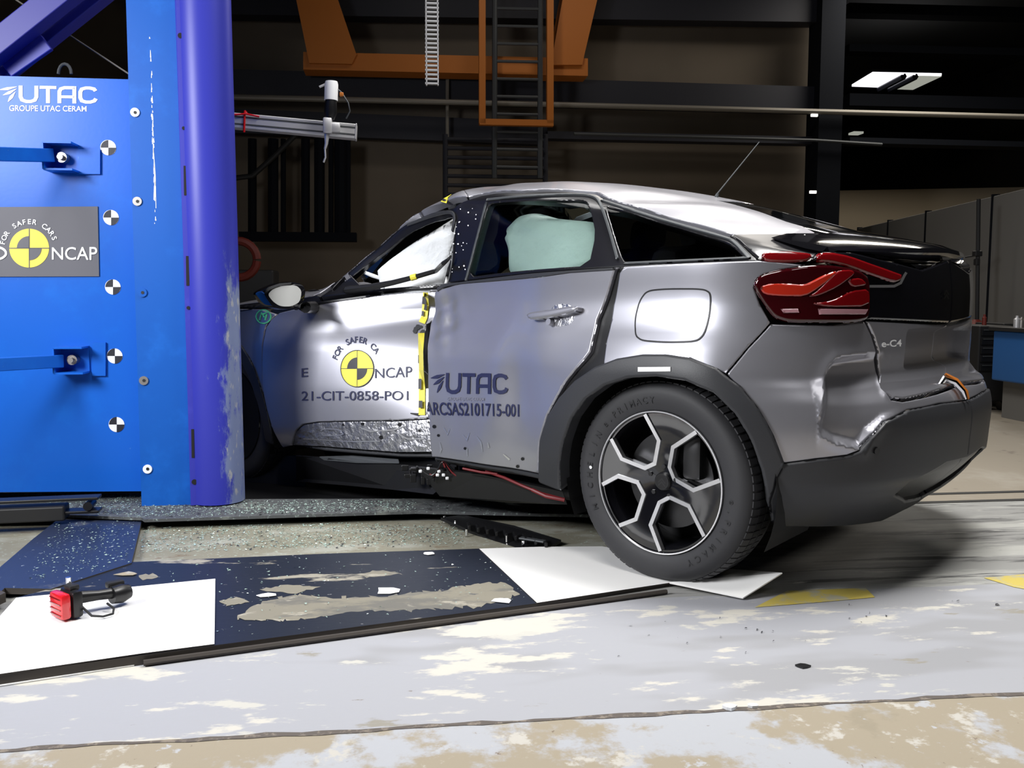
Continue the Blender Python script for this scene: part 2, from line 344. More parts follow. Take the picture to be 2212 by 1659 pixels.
# ---------------------------------------------------------------- the car's body surfaces
def sill(x): return interp(x,[(-1,.42),(-.3,.22),(.35,.2),(3.5,.2)])[...,0]
BELT=[(-.80,1.06),(-.55,1.075),(-.2,1.07),(.2,1.06),(.6,1.045),(1.2,1.01),(1.9,.965),(2.6,.91),(3.2,.82),(3.45,.72)]
def belt(x): return interp(x,BELT)[...,0]
HALF=[(.1,.78),(.25,.855),(.40,.888),(.55,.903),(.70,.903),(.80,.888),(.88,.870),(.95,.863),(1.08,.871),(1.14,.84),(1.22,.76),(1.4,.70)]
XR=[(.1,-.45),(.18,-.50),(.26,-.595),(.34,-.675),(.39,-.71),(.46,-.715),(.55,-.72),(.63,-.70),(.68,-.66),(.72,-.63),(.80,-.635),(.95,-.64),(1.12,-.62),(1.3,-.55)]   # where the tail ends, by height
def lower_table(nu=640,nv=220,extra=0.):
    zs=np.linspace(0,1,nv); P=np.zeros((nu,nv,3))
    L=[]
    for j,v in enumerate(zs):
        # plan outline at (relative) height v
        xs_side=np.linspace(2.75,-.05,900)
        zz=lambda x: .16+(belt(x)+extra-.16)*v
        zr=float(zz(-.5)); W=lambda z: interp(z,HALF)[...,0]
        xr=float(interp(zr,XR)[...,0])
        a=np.linspace(0,np.pi/2,700); p,q=2.6,2.4
        xc=-.05
        sx=xc-(xc-xr)*np.sin(a)**(2/p); sy=np.cos(a)**(2/q)
        # nose
        xn=3.45; b=np.linspace(np.pi/2,0,500)
        nx=2.75+(xn-2.75)*np.sin(b)**(2/2.4); ny=np.cos(b)**(2/2.4)
        def outline(x,k):
            z=zz(x); return np.stack([x,W(z)*k,z],-1)
        nose=outline(nx,ny); side=outline(xs_side,np.ones_like(xs_side)); tail=outline(sx,sy)
        def res(c,n):
            d=np.r_[0,np.cumsum(np.linalg.norm(np.diff(c[:,:2],axis=0),axis=1))]; t=np.linspace(0,d[-1],n)
            return np.stack([np.interp(t,d,c[:,k]) for k in range(3)],-1)
        n1,n2=60,270
        c=np.concatenate([res(nose,n1)[:-1],res(side,n2)[:-1],res(tail,nu-n1-n2+2)])
        P[:,j]=c
    m=P[:,nv//2]; us=np.r_[0,np.cumsum(np.linalg.norm(np.diff(m,axis=0),axis=1))]
    vs=zs*(.9+extra)
    return us,vs,P
SEC=[ # x, yb, y1,z1 (half way up the glass), yr,zr (cant rail), ym,zm, zt (crown)
 (-.80,.20,.19,1.045,.18,1.055,.1,1.065,1.07),
 (-.62,.45,.43,1.07,.40,1.09,.25,1.11,1.12),
 (-.45,.655,.625,1.09,.59,1.09,.30,1.155,1.165),
 (-.2,.80,.725,1.13,.665,1.155,.34,1.222,1.238),
 (.1,.825,.725,1.18,.668,1.24,.36,1.305,1.328),
 (.5,.835,.73,1.22,.668,1.332,.37,1.395,1.418),
 (.9,.84,.735,1.235,.668,1.39,.37,1.45,1.472),
 (1.2,.845,.74,1.22,.672,1.395,.37,1.455,1.477),
 (1.5,.85,.755,1.17,.685,1.34,.40,1.385,1.40),
 (1.8,.85,.775,1.07,.72,1.18,.42,1.23,1.25),
 (2.1,.83,.79,.965,.75,.985,.45,1.035,1.06),
 (2.6,.83,.79,.925,.74,.935,.45,.975,.985),
 (3.2,.78,.72,.835,.68,.845,.4,.88,.89),
 (3.45,.6,.5,.725,.45,.73,.3,.74,.745)]
def upper_table(nu=300,nk=90):
    us=np.linspace(-.80,3.45,nu); T=interp(us,SEC); P=np.zeros((nu,nk,3)); zb=belt(us)
    for i,x in enumerate(us):
        yb,y1,z1,yr,zr,ym,zm,zt=T[i]
        c=np.array([(yb,zb[i]),(y1,z1),(yr,zr),(ym,zm),(0,zt),(-ym,zm)])
        # densify then round the corners
        c=np.concatenate([[c[0],(c[0]*.5+c[1]*.5),c[1],c[1]*.45+c[2]*.55,c[1]*.15+c[2]*.85,c[2]*.8+c[3]*.2,c[2]*.45+c[3]*.55,c[3],(c[3]+c[4])/2],[c[4]+[0,0]],[(c[4]+c[5])/2]])
        for _ in range(4):
            q=c[:-1]*.75+c[1:]*.25; r=c[:-1]*.25+c[1:]*.75
            n=np.empty((2*len(q),2)); n[0::2]=q; n[1::2]=r; c=np.concatenate([[c[0]],n])
        k=np.argmax(c[:,0]<0); t=c[k-1,0]/(c[k-1,0]-c[k,0]); c=np.concatenate([c[:k],[c[k-1]*(1-t)+c[k]*t]])
        d=np.r_[0,np.cumsum(np.linalg.norm(np.diff(c,axis=0),axis=1))]; s=np.linspace(0,d[-1],nk)
        P[i,:,0]=x; P[i,:,1]=np.interp(s,d,c[:,0]); P[i,:,2]=np.interp(s,d,c[:,1])
    m=P[nu//2+20]; vs=np.r_[0,np.cumsum(np.linalg.norm(np.diff(m,axis=0),axis=1))]
    return us,vs,P
# ---------------------------------------------------------------- panels cut out of the car's surfaces
def resample(P,step,closed=True):
    P=np.asarray(P,float); out=[]; n=len(P)
    for i in range(n if closed else n-1):
        a,b=P[i],P[(i+1)%n]; k=max(1,int(math.ceil(np.linalg.norm(b-a)/step)))
        out+= [a+(b-a)*t/k for t in range(k)]
    return np.array(out)
def chaikin(P,it=2):
    P=np.asarray(P,float)
    for _ in range(it):
        N=np.roll(P,-1,0); Q=np.empty((2*len(P),2)); Q[0::2]=P*.8+N*.2; Q[1::2]=P*.2+N*.8; P=Q
    return P
def inside(pts,loops):
    c=np.zeros(len(pts),int)
    for L in loops:
        x1,y1=L[:,0],L[:,1]; x2,y2=np.roll(x1,-1),np.roll(y1,-1)
        X=pts[:,0:1];Y=pts[:,1:2]
        cond=((y1>Y)!=(y2>Y)); xi=(x2-x1)*(Y-y1)/np.where(y2==y1,1e-12,y2-y1)+x1
        c+=(cond&(X<xi)).sum(1)
    return c%2==1
def bdist(pts,loops):
    """distance to the outline and the nearest point on it"""
    bd=np.full(len(pts),1e9); bp=np.zeros((len(pts),2))
    for L in loops:
        A=L;B=np.roll(L,-1,0); AB=B-A; l2=(AB**2).sum(1)+1e-15
        for s in range(0,len(pts),4000):
            p=pts[s:s+4000]; t=np.clip((((p[:,None]-A)*AB).sum(-1))/l2,0,1); q=A+t[...,None]*AB; d=np.linalg.norm(p[:,None]-q,axis=-1)
            k=d.argmin(1); r=np.arange(len(p)); dd=d[r,k]; m=dd<bd[s:s+4000]
            bd[s:s+4000][m]=dd[m]; bp[s:s+4000][m]=q[r,k][m]
    return bd,bp
def uvs(surf,pts,it=0):
    """outline given in pixels (or ('uv',u,v)) -> (u,v) on the surface"""
    if it:
        pts=[tuple(p) for p in chaikin([p for p in pts],it)]
    return np.array([ (p[1],p[2]) if p[0]=='uv' else surf.near(*p) for p in pts])
def panel(name,surf,outline,m,parent,off=0.,th=.03,edge=.004,holes=(),step=.022,mirror=None,bulge=0.,dz=None,label=None,back=False):
    loops=[resample(L,step*.7) for L in [outline]+list(holes)]
    lo,hi=loops[0].min(0),loops[0].max(0)
    gx=np.arange(lo[0]+step*.5,hi[0],step); gy=np.arange(lo[1]+step*.5,hi[1],step*.87)
    G=np.array([(x+(step/2 if k%2 else 0),y) for k,y in enumerate(gy) for x in gx]) if len(gx) and len(gy) else np.zeros((0,2))
    pts=[G]
    rings=[]
    for e in (edge*.3,edge):
        for L in loops:
            T=np.roll(L,-1,0)-np.roll(L,1,0); T/=np.linalg.norm(T,axis=1,keepdims=True)+1e-12; Nn=np.stack([-T[:,1],T[:,0]],1)
            for sg in (1,-1): rings.append((L+Nn*e*sg,e))
    keep=[]
    if len(G):
        ok=inside(G,loops); G=G[ok]; d,_=bdist(G,loops); keep.append(G[d>max(edge*1.5,step*.35)])
    for Rg,e in rings:
        ok=inside(Rg,loops); Rg=Rg[ok]
        if len(Rg):
            d,_=bdist(Rg,loops); keep.append(Rg[d>e*.93])
    B=np.concatenate(loops); nb=len(B)
    A=np.concatenate([B]+keep)
    E=[];s=0
    for L in loops: E+=[(s+i,s+(i+1)%len(L)) for i in range(len(L))]; s+=len(L)
    v2,_,f2,ov,_,_=delaunay_2d_cdt([Vector(p) for p in A],E,[],0,1e-7)
    V2=np.array([v[:] for v in v2]); F2=np.array([f[:3] for f in f2])
    F2=F2[inside(V2[F2].mean(1),loops)]
    used=np.unique(F2); mp_=-np.ones(len(V2),int); mp_[used]=np.arange(len(used)); V2=V2[used]; F2=mp_[F2]
    d,bp=bdist(V2,loops)
    onb=d<1e-6
    def shape(S):
        P=S.pos(V2[:,0],V2[:,1]); N=S.nor(V2[:,0],V2[:,1])
        t=np.clip(1-d/max(edge,1e-6),0,1); h=-edge*(1-np.sqrt(np.maximum(1-t*t,0)))
        o=off+h
        if bulge: o=o+bulge*(1-np.exp(-(d/.06)**1.5))
        if dz is not None: o=o+dz(P,V2)
        Q=P+N*o[:,None]
        # shading normals: the surface's own, turned outward over the rounded edge
        g=V2-bp; g/=np.linalg.norm(g,axis=1,keepdims=True)+1e-9
        du=S._ev(S.du,V2[:,0],V2[:,1]); dv=S._ev(S.dv,V2[:,0],V2[:,1]); outw=-(du*g[:,:1]+dv*g[:,1:])
        ang=t*1.1; Nn=N*np.cos(ang)[:,None]+outw*np.sin(ang)[:,None]
        return Q,N,Nn
    Q,N,Nn=shape(surf)
    # wind the triangles along the surface normal
    tri=Q[F2]; fn=np.cross(tri[:,1]-tri[:,0],tri[:,2]-tri[:,0]); fl=(fn*N[F2[:,0]]).sum(1)<0; F2[fl]=F2[fl][:,::-1]
    edges={}
    for a,b,c in F2:
        for e in ((a,b),(b,c),(c,a)): edges[e]=1
    bd=[e for e in edges if (e[1],e[0]) not in edges]
    def build(Q,N,Nn,flip):
        nV=len(Q); bi=sorted({i for e in bd for i in e}); ix={i:nV+k for k,i in enumerate(bi)}; ix2={i:nV+len(bi)+k for k,i in enumerate(bi)}
        V=np.concatenate([Q,Q[bi],Q[bi]-N[bi]*th]); NN=np.concatenate([Nn,np.zeros((len(bi)*2,3))])
        F=[tuple(f) for f in F2]
        for a,b in bd:
            F.append((ix[b],ix[a],ix2[a],ix2[b])); w=np.cross(Q[b]-Q[a],N[a]);
            for i in (ix[a],ix[b],ix2[a],ix2[b]): NN[i]+=w
        if back:
            k=len(V); V=np.concatenate([V,Q-N*th]); NN=np.concatenate([NN,-N]); F+=[tuple(k+i for i in f[::-1]) for f in F2]
        NN/=np.linalg.norm(NN,axis=1,keepdims=True)+1e-12
        if flip: V=V*[1,-1,1]; NN=NN*[1,-1,1]; F=[f[::-1] for f in F]
        return V,NN,F
    V,NN,F=build(Q,N,Nn,False)
    if mirror is not None:
        q=shape(mirror); V1,N1,F1=build(*q,True); F=F+[tuple(i+len(V) for i in f) for f in F1]; V=np.concatenate([V,V1]); NN=np.concatenate([NN,N1])
    Wn=NN[:,0:1]*CF+NN[:,1:2]*CN+NN[:,2:3]*CZ
    return link(name,c2w(V),F,m,parent,True,normals=Wn,label=label)
def decal(name,surf,art,pxmap,m,parent,off=.0035,label=None):
    """flat artwork laid on a car surface; pxmap takes artwork points to pixels"""
    V,F=art; q=pxmap(V); u=np.array([surf.near(*p) for p in q])
    P=surf.pos(u[:,0],u[:,1])+surf.nor(u[:,0],u[:,1])*off
    return fixface(link(name,c2w(P),F,m,parent,label=label))
def fixface(o):
    """turn flat artwork to face the camera side"""
    return o
def strip_on(name,surf,pts,width,m,parent,off=.0,th=.006,it=2,label=None,edge=.002):
    """a raised bead of a given width (m) that follows a pixel polyline on a surface"""
    P=np.asarray(pts,float)
    for _ in range(it):
        Q=[P[0]]
        for a,b in zip(P[:-1],P[1:]): Q+=[a*.75+b*.25,a*.25+b*.75]
        Q.append(P[-1]); P=np.array(Q)
    U=np.array([surf.near(*p) for p in P]); U=U[np.r_[True,np.linalg.norm(np.diff(U,axis=0),axis=1)>1e-4]]; V,F=stroke(U,width); n=len(U)
    return panel(name,surf,np.concatenate([V[:n],V[n:][::-1]]),m,parent,off=off,th=th,edge=edge,step=.03,label=label)
def dent(x,z,w=.03):
    xs=1.20+.08*sst(.40,.95,z); k=sst(xs-w,xs+w,x); t=np.clip((x-xs)/1.0,0,1); return .44*(1-t)**1.2*k+.15*gauss(x,xs,.55)*(1-k)
def sculpt(P,pre):
    Q=P.copy(); x,y,z=P[...,0],P[...,1],P[...,2]
    side=sst(.3,.7,y)
    r=np.hypot(x,z-.345)
    d=.027*gauss(r,.38,.15)*sst(.2,.42,z)*side*sst(-.5,-.2,x)                    # flared haunch
    d-=dent(x,z)*(.35+.65*np.clip((z-.15)/.75,0,1))*side                                                  # the pole's dent
    c=.80+.07*sst(2.0,1.1,x)                                                      # folded crease across the front door
    d+=.008*(gauss(z,c+.10,.05)-.9*gauss(z,c,.045))*sst(1.05,1.2,x)*sst(2.05,1.85,x)
    d+=.012*np.sin(x*31+z*22)*np.sin(z*37-x*13)*gauss(x,1.13,.09)*gauss(z,.87,.12) # crumpled metal by the tape
    d-=.02*gauss(x,.62,.10)*gauss(z,.62,.18)*side
    d+=.008*np.sin((x-.2)*9+z*6)*gauss(x,.75,.3)*side
    Q[...,1]+=d
    return Q
def loxz(x,z):
    k=len(LO.vs)//2; xs=LO.P[:,k,0]; u=np.interp(-x,-xs,LO.us); return ('uv',float(u),float((z-.16)/(belt(x)-.16)*.9))
_us,_vs,_P=lower_table(); FAR=Surf(_us,_vs,_P)
_Q=sculpt(_P,FAR)
PRE=Surf(_us,_vs,_Q)
# the hollowed corner of the bumper
_rec=uvs(PRE,[(1905,762),(1850,767),(1805,774),(1790,790),(1780,850),(1768,915),(1772,938),(1800,955),(1862,970),(1885,935),(1915,905),(1975,880),(2010,874),(1940,862),(1915,850),(1902,800)])
_uu,_vv=np.meshgrid(_us,_vs,indexing='ij'); _pt=np.stack([_uu.ravel(),_vv.ravel()],1)
_m=(_pt[:,0]>_rec[:,0].min())&(_pt[:,0]<_rec[:,0].max()+.1)
_in=np.zeros(len(_pt),bool); _dd=np.zeros(len(_pt)); _in[_m]=inside(_pt[_m],[_rec]); _dd[_m]=bdist(_pt[_m],[_rec])[0]
_u0,_u1=PRE.near(1850,870)[0],PRE.near(1950,870)[0]
_h=((np.where(_in,sst(0,.022,_dd),0)-.3*np.where(~_in&_m,gauss(_dd,0,.025),0))*sst(_u1,_u0,_pt[:,0])).reshape(_uu.shape)
_Q2=_Q-PRE.N*(.026*_h)[...,None]
LO=Surf(_us,_vs,_Q2)
_xu,_xv,_xP=lower_table(640,260,.2); LOX=Surf(_xu,_xv,sculpt(_xP,None))
_hf=_P-FAR.N*(.026*_h)[...,None]; FAR=Surf(_us,_vs,_hf)
_ub,_vb,_T=upper_table(); UFAR=Surf(_ub,_vb,_T,-1)
_T2=_T.copy(); _x,_y,_z=_T[...,0],_T[...,1],_T[...,2]
_T2[...,1]-=dent(_x,_z,.13)*sst(.15,.75,_y)*sst(1.55,.98,_z)
_T2[...,2]+=(.005*np.sin(_x*23+_y*9)*gauss(_x,1.15,.22)+.007*np.sin(_x*17-_y*14)*gauss(_x,.15,.25))*sst(.2,.5,_y)*sst(1.2,1.34,_z+.06*(_x<.6))
UP=Surf(_ub,_vb,_T2,-1)
_wf=sst(.15,.75,_y)*sst(1.55,.98,_z)
def _bagsurf(d):
    A=_T.copy(); A[...,1]-=d*_wf; s=Surf(_ub,_vb,A,-1); return Surf(_ub,_vb,A-s.N*.06,-1)
UPF=_bagsurf(.44*(1-np.clip((_x-1.22)/1.0,0,1))**1.2*np.where(_x<1.22,gauss(_x,1.22,.4),1)); UPR=_bagsurf(.16*gauss(_x,1.2,.55))
for _p in ((926,640),(926,720),(926,800),(930,900),(995,800)): print('door line',_p,LO.pos(*LO.near(*_p)).round(3),PRE.pos(*PRE.near(*_p)).round(3))
CAR=thing('crashed_car','crashed silver grey five door hatchback with caved in front door and red tail lamps','car',tuple(CO),math.atan2(CF[1],CF[0]))
def cl(name,Vc,F,m,parent=None,smooth=False,**k): return link(name,c2w(np.asarray(Vc,float)),F,m,CAR if parent is None else parent,smooth,**k)
CAX=(CF,CN,CZ)
def cp(*p): return c2w(np.array(p,float))
UE=LO.us[-1]; VM=UP.vs[-1]
def tailv(z): return ('uv',UE,float((z-.16)/(belt(-.6)-.16)*.9))
def upx(x,v=None): return ('uv',x,VM if v is None else v)
# ---- hidden lining so that gaps read dark
circ=lambda cx,cz,r,a0,a1,n: [loxz(cx+r*math.cos(math.radians(a)),cz+r*math.sin(math.radians(a))) for a in np.linspace(a0,a1,n)]
lin=[loxz(2.28,.24),loxz(1.4,.24),loxz(.46,.26)]+circ(0,.345,.46,-8,190,20)[1:]+[loxz(-.5,.36),loxz(-.5,.98),loxz(0,1.03),loxz(1,1.0),loxz(2,.93),loxz(2.28,.9)]
panel('inner_body',LO,uvs(LO,lin),'satin',CAR,off=-.045,th=.02,edge=.004,step=.05,mirror=FAR)
# ---- quarter panel and bumper
arch_o=[(1168,1000),(1170,950),(1186,900),(1212,858),(1245,822),(1288,793),(1335,775),(1390,766),(1440,766),(1495,774),(1548,795),(1598,833),(1640,885),(1670,940),(1690,990)]
quarter=[(1338,590),(1346,574),(1480,569),(1600,563),(1640,563),(1700,568),(1745,573),(1690,582),(1650,592),(1633,604),(1628,622),(1640,655),(1664,697),(1615,750),(1568,806),(1548,797),(1495,776),(1440,768),(1390,768),(1335,777),(1303,790),(1310,735),(1325,660)]
panel('quarter_panel',LO,uvs(LO,quarter),'paint',CAR,edge=.005)
bump=[(1666,700),(1690,701),(1800,703),(1868,695),(1884,728),(1893,760),(1897,812),(1905,838),(1925,864),(1950,868)]
bump=uvs(LO,bump).tolist()+[tailv(.655)[1:],tailv(.607)[1:]]+uvs(LO,[(2030,871),(1960,885),(1907,911),(1882,940),(1858,973),(1830,984),(1760,992),(1692,1001),(1670,942),(1640,887),(1598,835),(1571,808),(1617,752)]).tolist()
BUMP=panel('rear_bumper',LO,np.array(bump),'paint',CAR,edge=.005,mirror=FAR,step=.009)
clad=uvs(LO,[(1666,1128),(1662,1080),(1676,1030),(1692,1002),(1760,993),(1830,985),(1858,974),(1882,941),(1907,912),(1960,886),(2030,872)]).tolist()+[tailv(.604)[1:],tailv(.40)[1:]]+uvs(LO,[(2040,1000),(1960,1040),(1930,1066),(1955,1080),(1990,1074)]).tolist()+[tailv(.255)[1:],tailv(.175)[1:]]+uvs(LO,[(1900,1124),(1800,1134),(1720,1135),(1690,1136)]).tolist()
clad=np.array(clad)
CLAD=panel('bumper_cladding',LO,clad,'trim',CAR,off=.008,edge=.008,mirror=FAR)
dif=np.array(uvs(LO,[(1925,1063),(1962,1038),(2042,998)]).tolist()+[tailv(.405)[1:],tailv(.25)[1:]]+uvs(LO,[(1990,1078),(1950,1084)]).tolist())
panel('bumper_grille',LO,dif,'satin',CAR,off=-.012,mirror=FAR)
s0=LO.near(1888,972); p=LO.pos(*s0); n=LO.nor(*s0)
b=MB(); b.cyl(cp(*(p+n*.004)),cp(*(p+n*.014)),.011,16); b.link('parking_sensor','satin',CLAD,True,label='round black parking sensor')
# ---- wheel arch trim
arch_i=[(1655,1080),(1645,1015),(1622,950),(1588,893),(1542,848),(1482,822),(1420,813),(1360,816),(1310,832),(1268,862),(1238,903),(1218,960),(1212,1010),(1214,1058)]
at=[(1166,1040)]+arch_o+[(1693,1002),(1678,1030),(1664,1082),(1668,1128)]+arch_i
ARCH=panel('wheel_arch_trim',LO,uvs(LO,at),'trim',CAR,off=.014,th=.05,edge=.010)
decal('white_tape_marker',LO,unit(disc2d((0,0),1,0,360,0,5)) if 0 else (np.array([(0,0),(1,0),(1,1),(0,1.)]),[(0,1,2,3)]),quadmap([(1384,794),(1454,794),(1454,803),(1384,803)]),'white_tape',ARCH,off=.017,label='short white tape strip')
fa=[loxz(2.67+r*math.cos(math.radians(a)),.345+r*math.sin(math.radians(a))) for r,A in ((.45,range(-15,196,10)),(.385,range(195,-16,-10))) for a in A]
panel('front_arch_trim',LO,uvs(LO,fa),'trim',CAR,off=.010,th=.04,edge=.006)
# arch liners
for nm,cx,y1 in (('rear_arch_liner',0,.84),('front_arch_liner',2.67,.84)):
    V=[];F=[];n=28
    for j,(r,yy) in enumerate(((.41,y1),(.40,.50),(.05,.49))):
        for k in range(n): a=math.radians(-25+230*k/(n-1)); V.append((cx+r*math.cos(a),yy,.345+r*math.sin(a)))
    for j in range(2):
        for k in range(n-1): F.append((j*n+k,j*n+k+1,(j+1)*n+k+1,(j+1)*n+k))
    cl(nm,V,F,'void')
# ---- fuel / charge flap
flap=chaikin([(1374,735),(1372,690),(1382,650),(1398,628),(1440,624),(1520,624),(1536,634),(1533,680),(1522,722),(1505,738),(1440,740)],3)
fl=uvs(LO,[tuple(p) for p in flap]); Vr,Fr=stroke(np.r_[fl,fl[:1]],.0045)
def ring(name,surf,loop,w,m,parent,off):
    n=len(loop); V,F=stroke(np.r_[loop,loop[:1]],w); P=surf.pos(V[:,0],V[:,1])+surf.nor(V[:,0],V[:,1])*off
    return link(name,c2w(P),F,m,parent)
FLAP=panel('charge_flap',LO,fl,'paint',CAR,off=.0015,th=.004,edge=.002); ring('flap_seam',LO,fl,.005,'satin',FLAP,.0022)
# ---- rear door
rdoor=[(942,628),(1000,611),(1060,607),(1170,598),(1270,580),(1329,569),(1326,592),(1312,640),(1292,690),(1276,760),(1264,776),(1222,826),(1184,896),(1167,955),(1164,1022),(1100,1010),(1000,995),(934,986),(929,900),(926,800),(932,700)]
RD=panel('rear_door',LO,uvs(LO,rdoor),'paint',CAR,off=.006,edge=.006,th=.04)
# black rubber shutline
panel('door_seal',LO,uvs(LO,[(1331,572),(1345,574),(1336,592),(1322,660),(1308,735),(1300,790),(1266,815),(1225,862),(1190,925),(1178,975),(1175,1030),(1164,1024),(1167,955),(1184,896),(1222,826),(1264,776),(1276,760),(1292,690),(1312,640),(1326,592)]),'satin',CAR,off=-.014,th=.02)
# handle: recess cup, bar and knob
hq=lambda pts: uvs(LO,pts)
panel('handle_cup',LO,chaikin(hq([(1186,690),(1195,662),(1215,655),(1240,660),(1245,685),(1235,702),(1210,707),(1190,702)]),2),'inner_metal',RD,off=.007,th=.002,edge=.001)
panel('door_handle',LO,chaikin(hq([(1154,684),(1160,677),(1195,672),(1250,662),(1264,665),(1258,677),(1200,690),(1160,695)]),2),'paint',RD,off=.045,th=.03,edge=.012)
b=MB(); u=LO.near(1196,698); p=LO.pos(*u); n=LO.nor(*u); b.cyl(cp(*(p+n*.006)),cp(*(p+n*.03)),.012,14); b.link('lock_knob','paint',RD,True)
# ---- front door
fdoor=[(605,676),(668,661),(720,652),(800,641),(870,633),(930,626),(922,700),(917,800),(926,880),(934,906),(860,908),(760,909),(690,911),(655,916),(640,930),(632,962),(612,966),(592,930),(577,880),(568,830),(568,760),(576,708),(588,690)]
FD=panel('front_door',LO,uvs(LO,fdoor),'paint',CAR,off=.006,edge=.006,th=.04)
low=[(655,918),(690,913),(760,911),(860,910),(936,908),(938,950),(942,985),(860,978),(700,966),(630,963),(640,932)]
LOWP=panel('door_lower_strip',LO,uvs(LO,low),'inner_metal',FD,off=-.006,th=.02,edge=.004,dz=lambda P,U:.006*np.sin(P[:,0]*60)*np.sin(P[:,2]*90+P[:,0]*20)*gauss(P[:,2],.30,.05))
holes=[]
for x,y,r in ((782,916,2.6),(822,945,3.4),(740,918,2),(862,917,3),(925,912,2),(905,930,2)):
    V,F=disc2d((x,y),r*1.3,n=12); holes.append((V,F))
V,F=join2d(holes); decal('bolt_holes',LO,(V,F),lambda v:v,'satin',FD,off=-.003)
V,F=join2d([stroke(chaikin([(690,932),(700,926),(735,928),(742,940),(700,942)],1),2.2),stroke([(780,925),(800,932),(850,929),(872,921)],2.5),stroke([(850,932),(880,948),(915,948)],2.2),stroke([(655,948),(760,954),(820,953)],2)])
decal('pressed_ribs',LO,(V,F),lambda v:v,'alloy',FD,off=-.001)
# crumpled rib marks and holes at the foot of the rear door
V,F=join2d([disc2d((x,y),r,n=12) for x,y,r in ((941,921,4),(1132,990,3.5),(1121,1006,3.5),(1008,968,3),(950,940,3))]); decal('bolt_holes',LO,(V,F),lambda v:v,'satin',RD,off=.0085)
V,F=join2d([stroke(p,w) for p,w in (([(953,954),(956,970),(954,978)],[1,5,1]),([(960,920),(970,938),(975,926)],[1,3,1]),([(1003,938),(1012,950),(1018,934)],[1,4,1]),([(1032,940),(1042,955),(1046,975)],[1,3.5,1]),([(1012,968),(1013,985)],[3,2]),([(1090,980),(1104,992)],[2,4]),([(1057,955),(1059,967)],[2,4]))]); decal('crease_marks',LO,(V,F),lambda v:v,'alloy',RD,off=.008)
# ---- lettering and targets on the doors
def ncap(parent,surf,c,rx,ry,off,y,k,ring_m):
    mp=lambda v: np.asarray(v)*[rx,-ry]+c
    q=[disc2d((0,0),1,n=60)]
    decal('target_disc',surf,join2d(q),mp,y,parent,off)
    decal('target_sectors',surf,join2d([disc2d((0,0),.62,90,180,n=16),disc2d((0,0),.62,270,360,n=16)]),mp,k,parent,off+.001)
    decal('target_lines',surf,join2d([disc2d((0,0),1.03,n=60,r0=.985),stroke([(-1,0),(1,0)],.03),stroke([(0,-1),(0,1)],.03)]),mp,k,parent,off+.0015)
def arctext(s,c,r,rx,ry,a0,a1,h,bold):
    L=[]; n=len(s)
    for i,ch in enumerate(s):
        if ch==' ': continue
        V,F=text2d(ch,bold); 
        if not len(V): continue
        lo,hi=V.min(0),V.max(0); V=(V-[(lo[0]+hi[0])/2,0])*h
        a=math.radians(a0+(a1-a0)*i/(n-1)); t=a-math.pi/2
        R2=np.array([[math.cos(t),-math.sin(t)],[math.sin(t),math.cos(t)]]); V=V@R2.T+[r*math.cos(a),r*math.sin(a)]
        L.append((V*[rx,-ry]+c,F))
    return join2d(L)
ncap(FD,LO,np.array([774,797]),35,39,.0095,'yellow','black_ink',None)
decal('lettering',LO,arctext('FOR SAFER CA',np.array([774,795]),1.25,37,43,158,38,.42,.02),lambda v:v,'navy_ink',FD,.0095,label='small dark arched lettering')
decal('lettering',LO,unit(text2d('NCAP',.008)),quadmap([(812,797),(892,792),(892,816),(812,818)]),'navy_ink',FD,.0095,label='dark four letter word beside the yellow target')
decal('lettering',LO,unit(text2d('E',.01)),quadmap([(654,796),(668,795),(668,814),(654,815)]),'navy_ink',FD,.0095)
decal('lettering',LO,unit(text2d('21-CIT-0858-PO1',.006)),quadmap([(654,845),(884,845),(884,865),(654,865)]),'navy_ink',FD,.0095,label='dark test number')
decal('lettering',LO,unit(utac2d()),quadmap([(934,805),(1101,807),(1101,851),(932,851)]),'navy_ink',RD,.0095,label='large dark lettering with winged emblem')
decal('lettering',LO,unit(text2d('GROUPE UTAC CERAM',.004)),quadmap([(970,858),(1050,859),(1050,866),(970,865)]),'grey_ink',RD,.0095)
decal('lettering',LO,unit(text2d('ARCSAS2101715-001',.012)),quadmap([(921,868),(1125,873),(1125,900),(923,896)]),'navy_ink',RD,.0095,label='dark serial number')
# yellow and black tape down the door gap
def tape(px,parent,name,surf,off):
    P=np.asarray(px,float); V,F=stroke(P,14); n=len(P)
    decal(name,surf,(V,F),lambda v:v,'yellow',parent,off,label='yellow and black measuring tape')
def seg(surf,parent,segs,off,name,m): decal(name,surf,join2d(segs),lambda v:v,m,parent,off)
tp=[(923,632),(921,660),(918,688),(913,700)]; tp2=[(912,722),(913,760),(914,800),(914,840),(914,880),(914,897)]
for pts in (tp,tp2): tape(pts,FD,'measuring_tape',LO,.012)
seg(LO,FD,[stroke(p,w) for p,w in (([(921,641),(920,657)],9),([(926,634),(925,642)],5),([(924,658),(922,672)],6),([(917,674),(916,686)],5),([(911,770),(911,788)],7),([(912,821),(912,843)],7),([(914,867),(914,882)],8),([(911,733),(911,745)],6))],.024,'tape_marks','black_ink')
V,F=join2d([disc2d((912+rng.uniform(-14,14),712+rng.uniform(-9,9)),rng.uniform(2,6),n=7) for _ in range(9)]); decal('paint_damage',LO,(V,F),lambda v:v,'trim',FD,.011)
decal('torn_metal',LO,join2d([stroke([(905,668),(914,678),(918,690)],[1,6,1]),stroke([(889,893),(905,896),(917,891)],[2,6,3])]),lambda v:v,'chrome',FD,.011)
